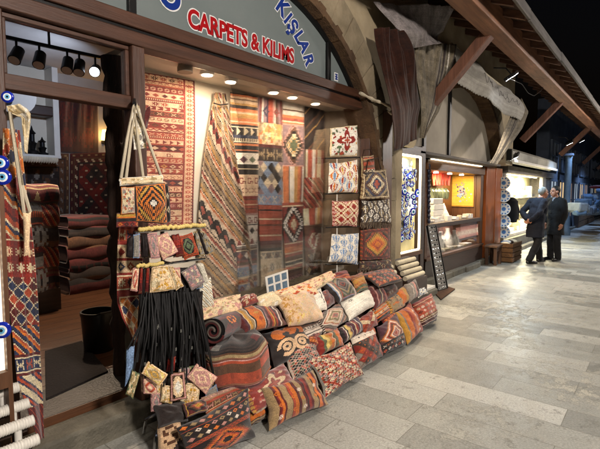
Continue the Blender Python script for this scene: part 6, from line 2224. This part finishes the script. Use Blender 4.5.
def man(name_label, loc, head, J, coat_m, hair_m, hair, vent=False):
    """J: joints in the man's own frame (x ahead, y to his left, z up)"""
    root = thing('person', name_label, 'person', (loc[0], loc[1], 0))
    ca, sa = math.cos(head), math.sin(head)

    def T(mb):
        mb.V = [(loc[0] + x * ca - y * sa, loc[1] + x * sa + y * ca, z) for x, y, z in mb.V]
        return mb

    def fin(mb, nm, mat, vox, parent=None, smooth_it=3):
        o = T(mb).build(nm, mat, parent or root, angle=0)
        md = o.modifiers.new('fuse', 'REMESH')
        md.mode = 'VOXEL'
        md.voxel_size = vox
        md.use_smooth_shade = True
        if smooth_it:
            s = o.modifiers.new('soften', 'SMOOTH')
            s.iterations = smooth_it
            s.factor = .5
        return o
    hc = np.array(J['head'])
    yaw = J.get('head_yaw', 0)
    hR = np.array([[math.cos(yaw), -math.sin(yaw), 0], [math.sin(yaw), math.cos(yaw), 0], [0, 0, 1]])
    H = lambda x, y, z: hc + hR @ np.array([x, y, z])
    b = MB()
    # torso, neck, head
    ell(b, np.array(J['chest']), (.13, .18, .24))
    ell(b, np.array(J['belly']), (.135, .165, .2))
    ell(b, np.array(J['pelvis']), (.125, .17, .14))
    capsule(b, J['neck'], hc + [0, 0, -.06], .062, .055)

    def hell(c, r):
        s = MB()
        ell(s, (0, 0, 0), r)
        b.add([H(*c) + hR @ np.array(v) for v in s.V], s.F)
    hell((-.012, 0, .03), (.098, .077, .098))
    hell((.025, 0, -.035), (.072, .062, .085))
    hell((.055, 0, -.088), (.032, .036, .03))           # chin
    capsule(b, H(.088, 0, .012), H(.112, 0, -.028), .011, .017, 8)   # nose
    hell((.082, .03, .028), (.02, .026, .010))          # brows
    hell((.082, -.03, .028), (.02, .026, .010))
    hell((.088, 0, -.058), (.014, .027, .008))          # lips
    hell((.088, 0, -.069), (.013, .023, .008))
    for s in (1, -1):
        hell((-.005, .079 * s, -.005), (.024, .012, .034))  # ears
    for s, k in ((1, 'L'), (-1, 'R')):
        sh, elb, wr, hn = [np.array(J[q + k]) for q in ('sh', 'el', 'wr', 'ha')]
        chain(b, [sh, elb, wr], [.056, .044, .029])
        d = (hn - wr) / np.linalg.norm(hn - wr)
        side = np.array(J.get('palm' + k, (1, 0, 0)), float)
        side = side - d * np.dot(side, d)
        side /= np.linalg.norm(side)
        nrm = np.cross(d, side)
        curl = np.array(J.get('curl' + k, tuple(nrm)), float)
        chain(b, [wr, wr + d * .05], [.028, .032])
        for i, L in enumerate((.075, .085, .08, .062)):
            r0 = wr + d * .085 + side * (.030 - .020 * i)
            capsule(b, wr + d * .03 + side * (.018 - .012 * i), r0, .016, .0125, 8)
            m1 = r0 + d * L * .5 + curl * .012
            capsule(b, r0, m1, .0115, .010, 8)
            capsule(b, m1, m1 + d * L * .38 + curl * .03, .010, .0085, 8)
        t0 = wr + d * .03 + side * .03
        capsule(b, t0, t0 + d * .035 + side * .025, .014, .012, 8)
        capsule(b, t0 + d * .035 + side * .025, t0 + d * .068 + side * .026 + curl * .012, .0115, .009, 8)
        hp, kn, an = [np.array(J[q + k]) for q in ('hip', 'kn', 'an')]
        chain(b, [hp, kn, an], [.088, .058, .042])
    body = fin(b, 'body', M_SKIN, .006, smooth_it=2)
    # eyes
    e = MB()
    for s in (1, -1): ell(e, H(.083, .031 * s, .012), (.010, .013, .009))
    T(e).build('eyes', M('eye_dark', '1a1512', rough=.2) if 'eye_dark' not in bpy.data.materials else bpy.data.materials['eye_dark'], root)
    # trousers
    t = MB()
    ell(t, np.array(J['pelvis']), (.145, .185, .16))
    for k in 'LR':
        hp, kn, an = [np.array(J[q + k]) for q in ('hip', 'kn', 'an')]
        dn = (an - kn) / np.linalg.norm(an - kn)
        chain(t, [hp, kn, an + dn * .015], [.108, .083, .074])
    crease(fin(t, 'trousers', M_TROUS, .014), .025, .1)
    # shoes
    for k in 'LR':
        an = np.array(J['an' + k])
        tw = J.get('toe' + k, (1, 0, 0))
        tw = np.array(tw, float)
        tw /= np.linalg.norm(tw)
        s = MB()
        c0 = np.array([an[0], an[1], .045 + J.get('lift' + k, 0)])
        chain(s, [c0 - tw * .045, c0 + tw * .06 + [0, 0, -.005], c0 + tw * .17 + [0, 0, -.014]], [.045, .044, .034])
        capsule(s, an + [0, 0, -.0], c0, .05, .045)
        s.V = [(x, y, max(z, .004)) for x, y, z in s.V]
        fin(s, 'shoe', M_SHOE, .009)
    # coat: torso shell, skirt to mid-thigh, sleeves, collar
    c = MB()
    ell(c, np.array(J['chest']) + [0, 0, -.01], (.155, .215, .25))
    ell(c, np.array(J['belly']), (.165, .20, .24))
    for k in 'LR':
        sh, elb, wr = [np.array(J[q + k]) for q in ('sh', 'el', 'wr')]
        chain(c, [np.array(J['chest']) + [0, 0, .12], sh], [.12, .078])
        chain(c, [sh, elb, wr - (wr - elb) * .08], [.08, .068, .056])
    pv = np.array(J['pelvis'])
    hem = J['hem']
    rings, n_ = [], 24
    for i in range(12):
        f = i / 11
        z = pv[2] + .2 - (pv[2] + .2 - hem) * f
        for k in range(n_):
            a_ = 2 * math.pi * k / n_
            fold = 1 + .035 * f * math.sin(7 * a_ + 1)
            rings.append((pv[0] + .01 - .02 * f + J.get('hemx', 0) * f + (.155 + .012 * f) * fold * math.cos(a_), pv[1] + (.192 + .012 * f) * fold * math.sin(a_), z))
    Fr = [(i * n_ + k, i * n_ + (k + 1) % n_, (i + 1) * n_ + (k + 1) % n_, (i + 1) * n_ + k) for i in range(11) for k in range(n_)]
    c.add(rings, Fr + [tuple(range(n_ - 1, -1, -1)), tuple(11 * n_ + k for k in range(n_))])
    capsule(c, np.array(J['neck']) + [-.02, -.04, -.05], np.array(J['neck']) + [-.02, .04, -.05], .085, .085)
    co_ = fin(c, 'coat', coat_m, .012, smooth_it=4)
    crease(co_, .035, .14)
    cl = MB()
    nk = np.array(J['neck'])
    for s in (1, -1):
        chain(cl, [nk + [-.07, .0, .03], nk + [-.02, .075 * s, .02], nk + [.06, .055 * s, -.05], nk + [.115, .035 * s, -.15]], [.022, .024, .024, .018])
    fin(cl, 'collar', coat_m, .009)
    sh_ = MB()
    chain(sh_, [nk + [.03, 0, .02], nk + [.075, 0, -.05], nk + [.108, 0, -.12]], [.048, .028, .012])
    T(sh_).build('shirt', M_SHIRT, root, angle=0)
    bt = MB()
    for z in (.0, .14, .28): ell(bt, (np.array(J['belly'])[0] + .163, .03, J['belly'][2] + .06 - z), (.01, .013, .013))
    T(bt).build('buttons', M_BLACK, root)
    # hair
    h = MB()
    hm = MB()
    ell(hm, (0, 0, 0), (1, 1, 1))
    cap = []
    for v in hm.V: cap.append(v)
    hb = MB()
    ell(hb, (0, 0, 0), (.107, .087, .103))
    V = []
    for x, y, z in hb.V:
        cut = hair(x, y, z)
        k_ = 1.03 if cut else .82
        V.append(H(-.016 + x * k_, y * k_, .036 + z * k_))
    h.add(V, hb.F)
    for s in (1, -1):
        for zz_ in (.015, -.01): pass
    fin(h, 'hair', hair_m, .006, smooth_it=1)
    return root


P1 = P(534.5, 263, Z=0)
P2 = P(554, 260.5, Z=0)
JA = dict(pelvis=(0, 0, .93), belly=(.01, 0, 1.08), chest=(.06, 0, 1.27), neck=(.11, 0, 1.46), head=(.18, 0, 1.60), head_yaw=-.15,
          shL=(.02, .19, 1.40), elL=(-.16, .25, 1.16), wrL=(-.19, .06, .99), haL=(-.19, -.03, .95), palmL=(0, 0, 1), curlL=(-.6, 0, .3),
          shR=(.02, -.19, 1.40), elR=(-.16, -.25, 1.16), wrR=(-.20, -.05, .98), haR=(-.21, .04, .94), palmR=(0, 0, 1), curlR=(-.6, 0, .3),
          hipL=(0, .09, .90), knL=(.16, .10, .50), anL=(.24, .10, .10), hipR=(0, -.09, .90), knR=(-.02, -.10, .50), anR=(-.24, -.10, .12),
          toeL=(1, .15, 0), toeR=(1, -.1, 0), hem=.60, hemx=-.02)
# he faces down the street and a little towards the paving
man('grey-haired man in a long navy coat standing with hands clasped behind his back', P1, math.radians(-34), JA, M_NAVY, M_HAIRG,
    lambda x, y, z: (x < .055 and z > -.01 - .6 * (x < -.03)) and not (x > .02 and z < .03))
JB = dict(pelvis=(0, 0, .93), belly=(.01, 0, 1.08), chest=(.0, 0, 1.28), neck=(.01, 0, 1.48), head=(.05, 0, 1.63), head_yaw=-.12,
          shL=(0, .19, 1.41), elL=(-.01, .26, 1.13), wrL=(.06, .25, .90), haL=(.08, .245, .82), palmL=(1, 0, 0),
          shR=(0, -.19, 1.41), elR=(-.03, -.26, 1.13), wrR=(.05, -.24, .90), haR=(.07, -.235, .82), palmR=(1, 0, 0),
          curlL=(.2, -.6, 0), curlR=(.2, .6, 0),
          hipL=(0, .09, .90), knL=(.04, .10, .50), anL=(.0, .11, .10), hipR=(0, -.09, .90), knR=(.03, -.10, .50), anR=(0, -.11, .10),
          toeL=(1, .2, 0), toeR=(1, -.25, 0), hem=.62)
man('dark-haired man in a black coat facing the grey-haired man, arms hanging at his sides', P2, math.radians(143), JB, M_BLKCOAT, M_HAIRD,
    lambda x, y, z: (x < .085 and z > -.01 - .6 * (x < -.01)) and not (x > .045 and z < .04))
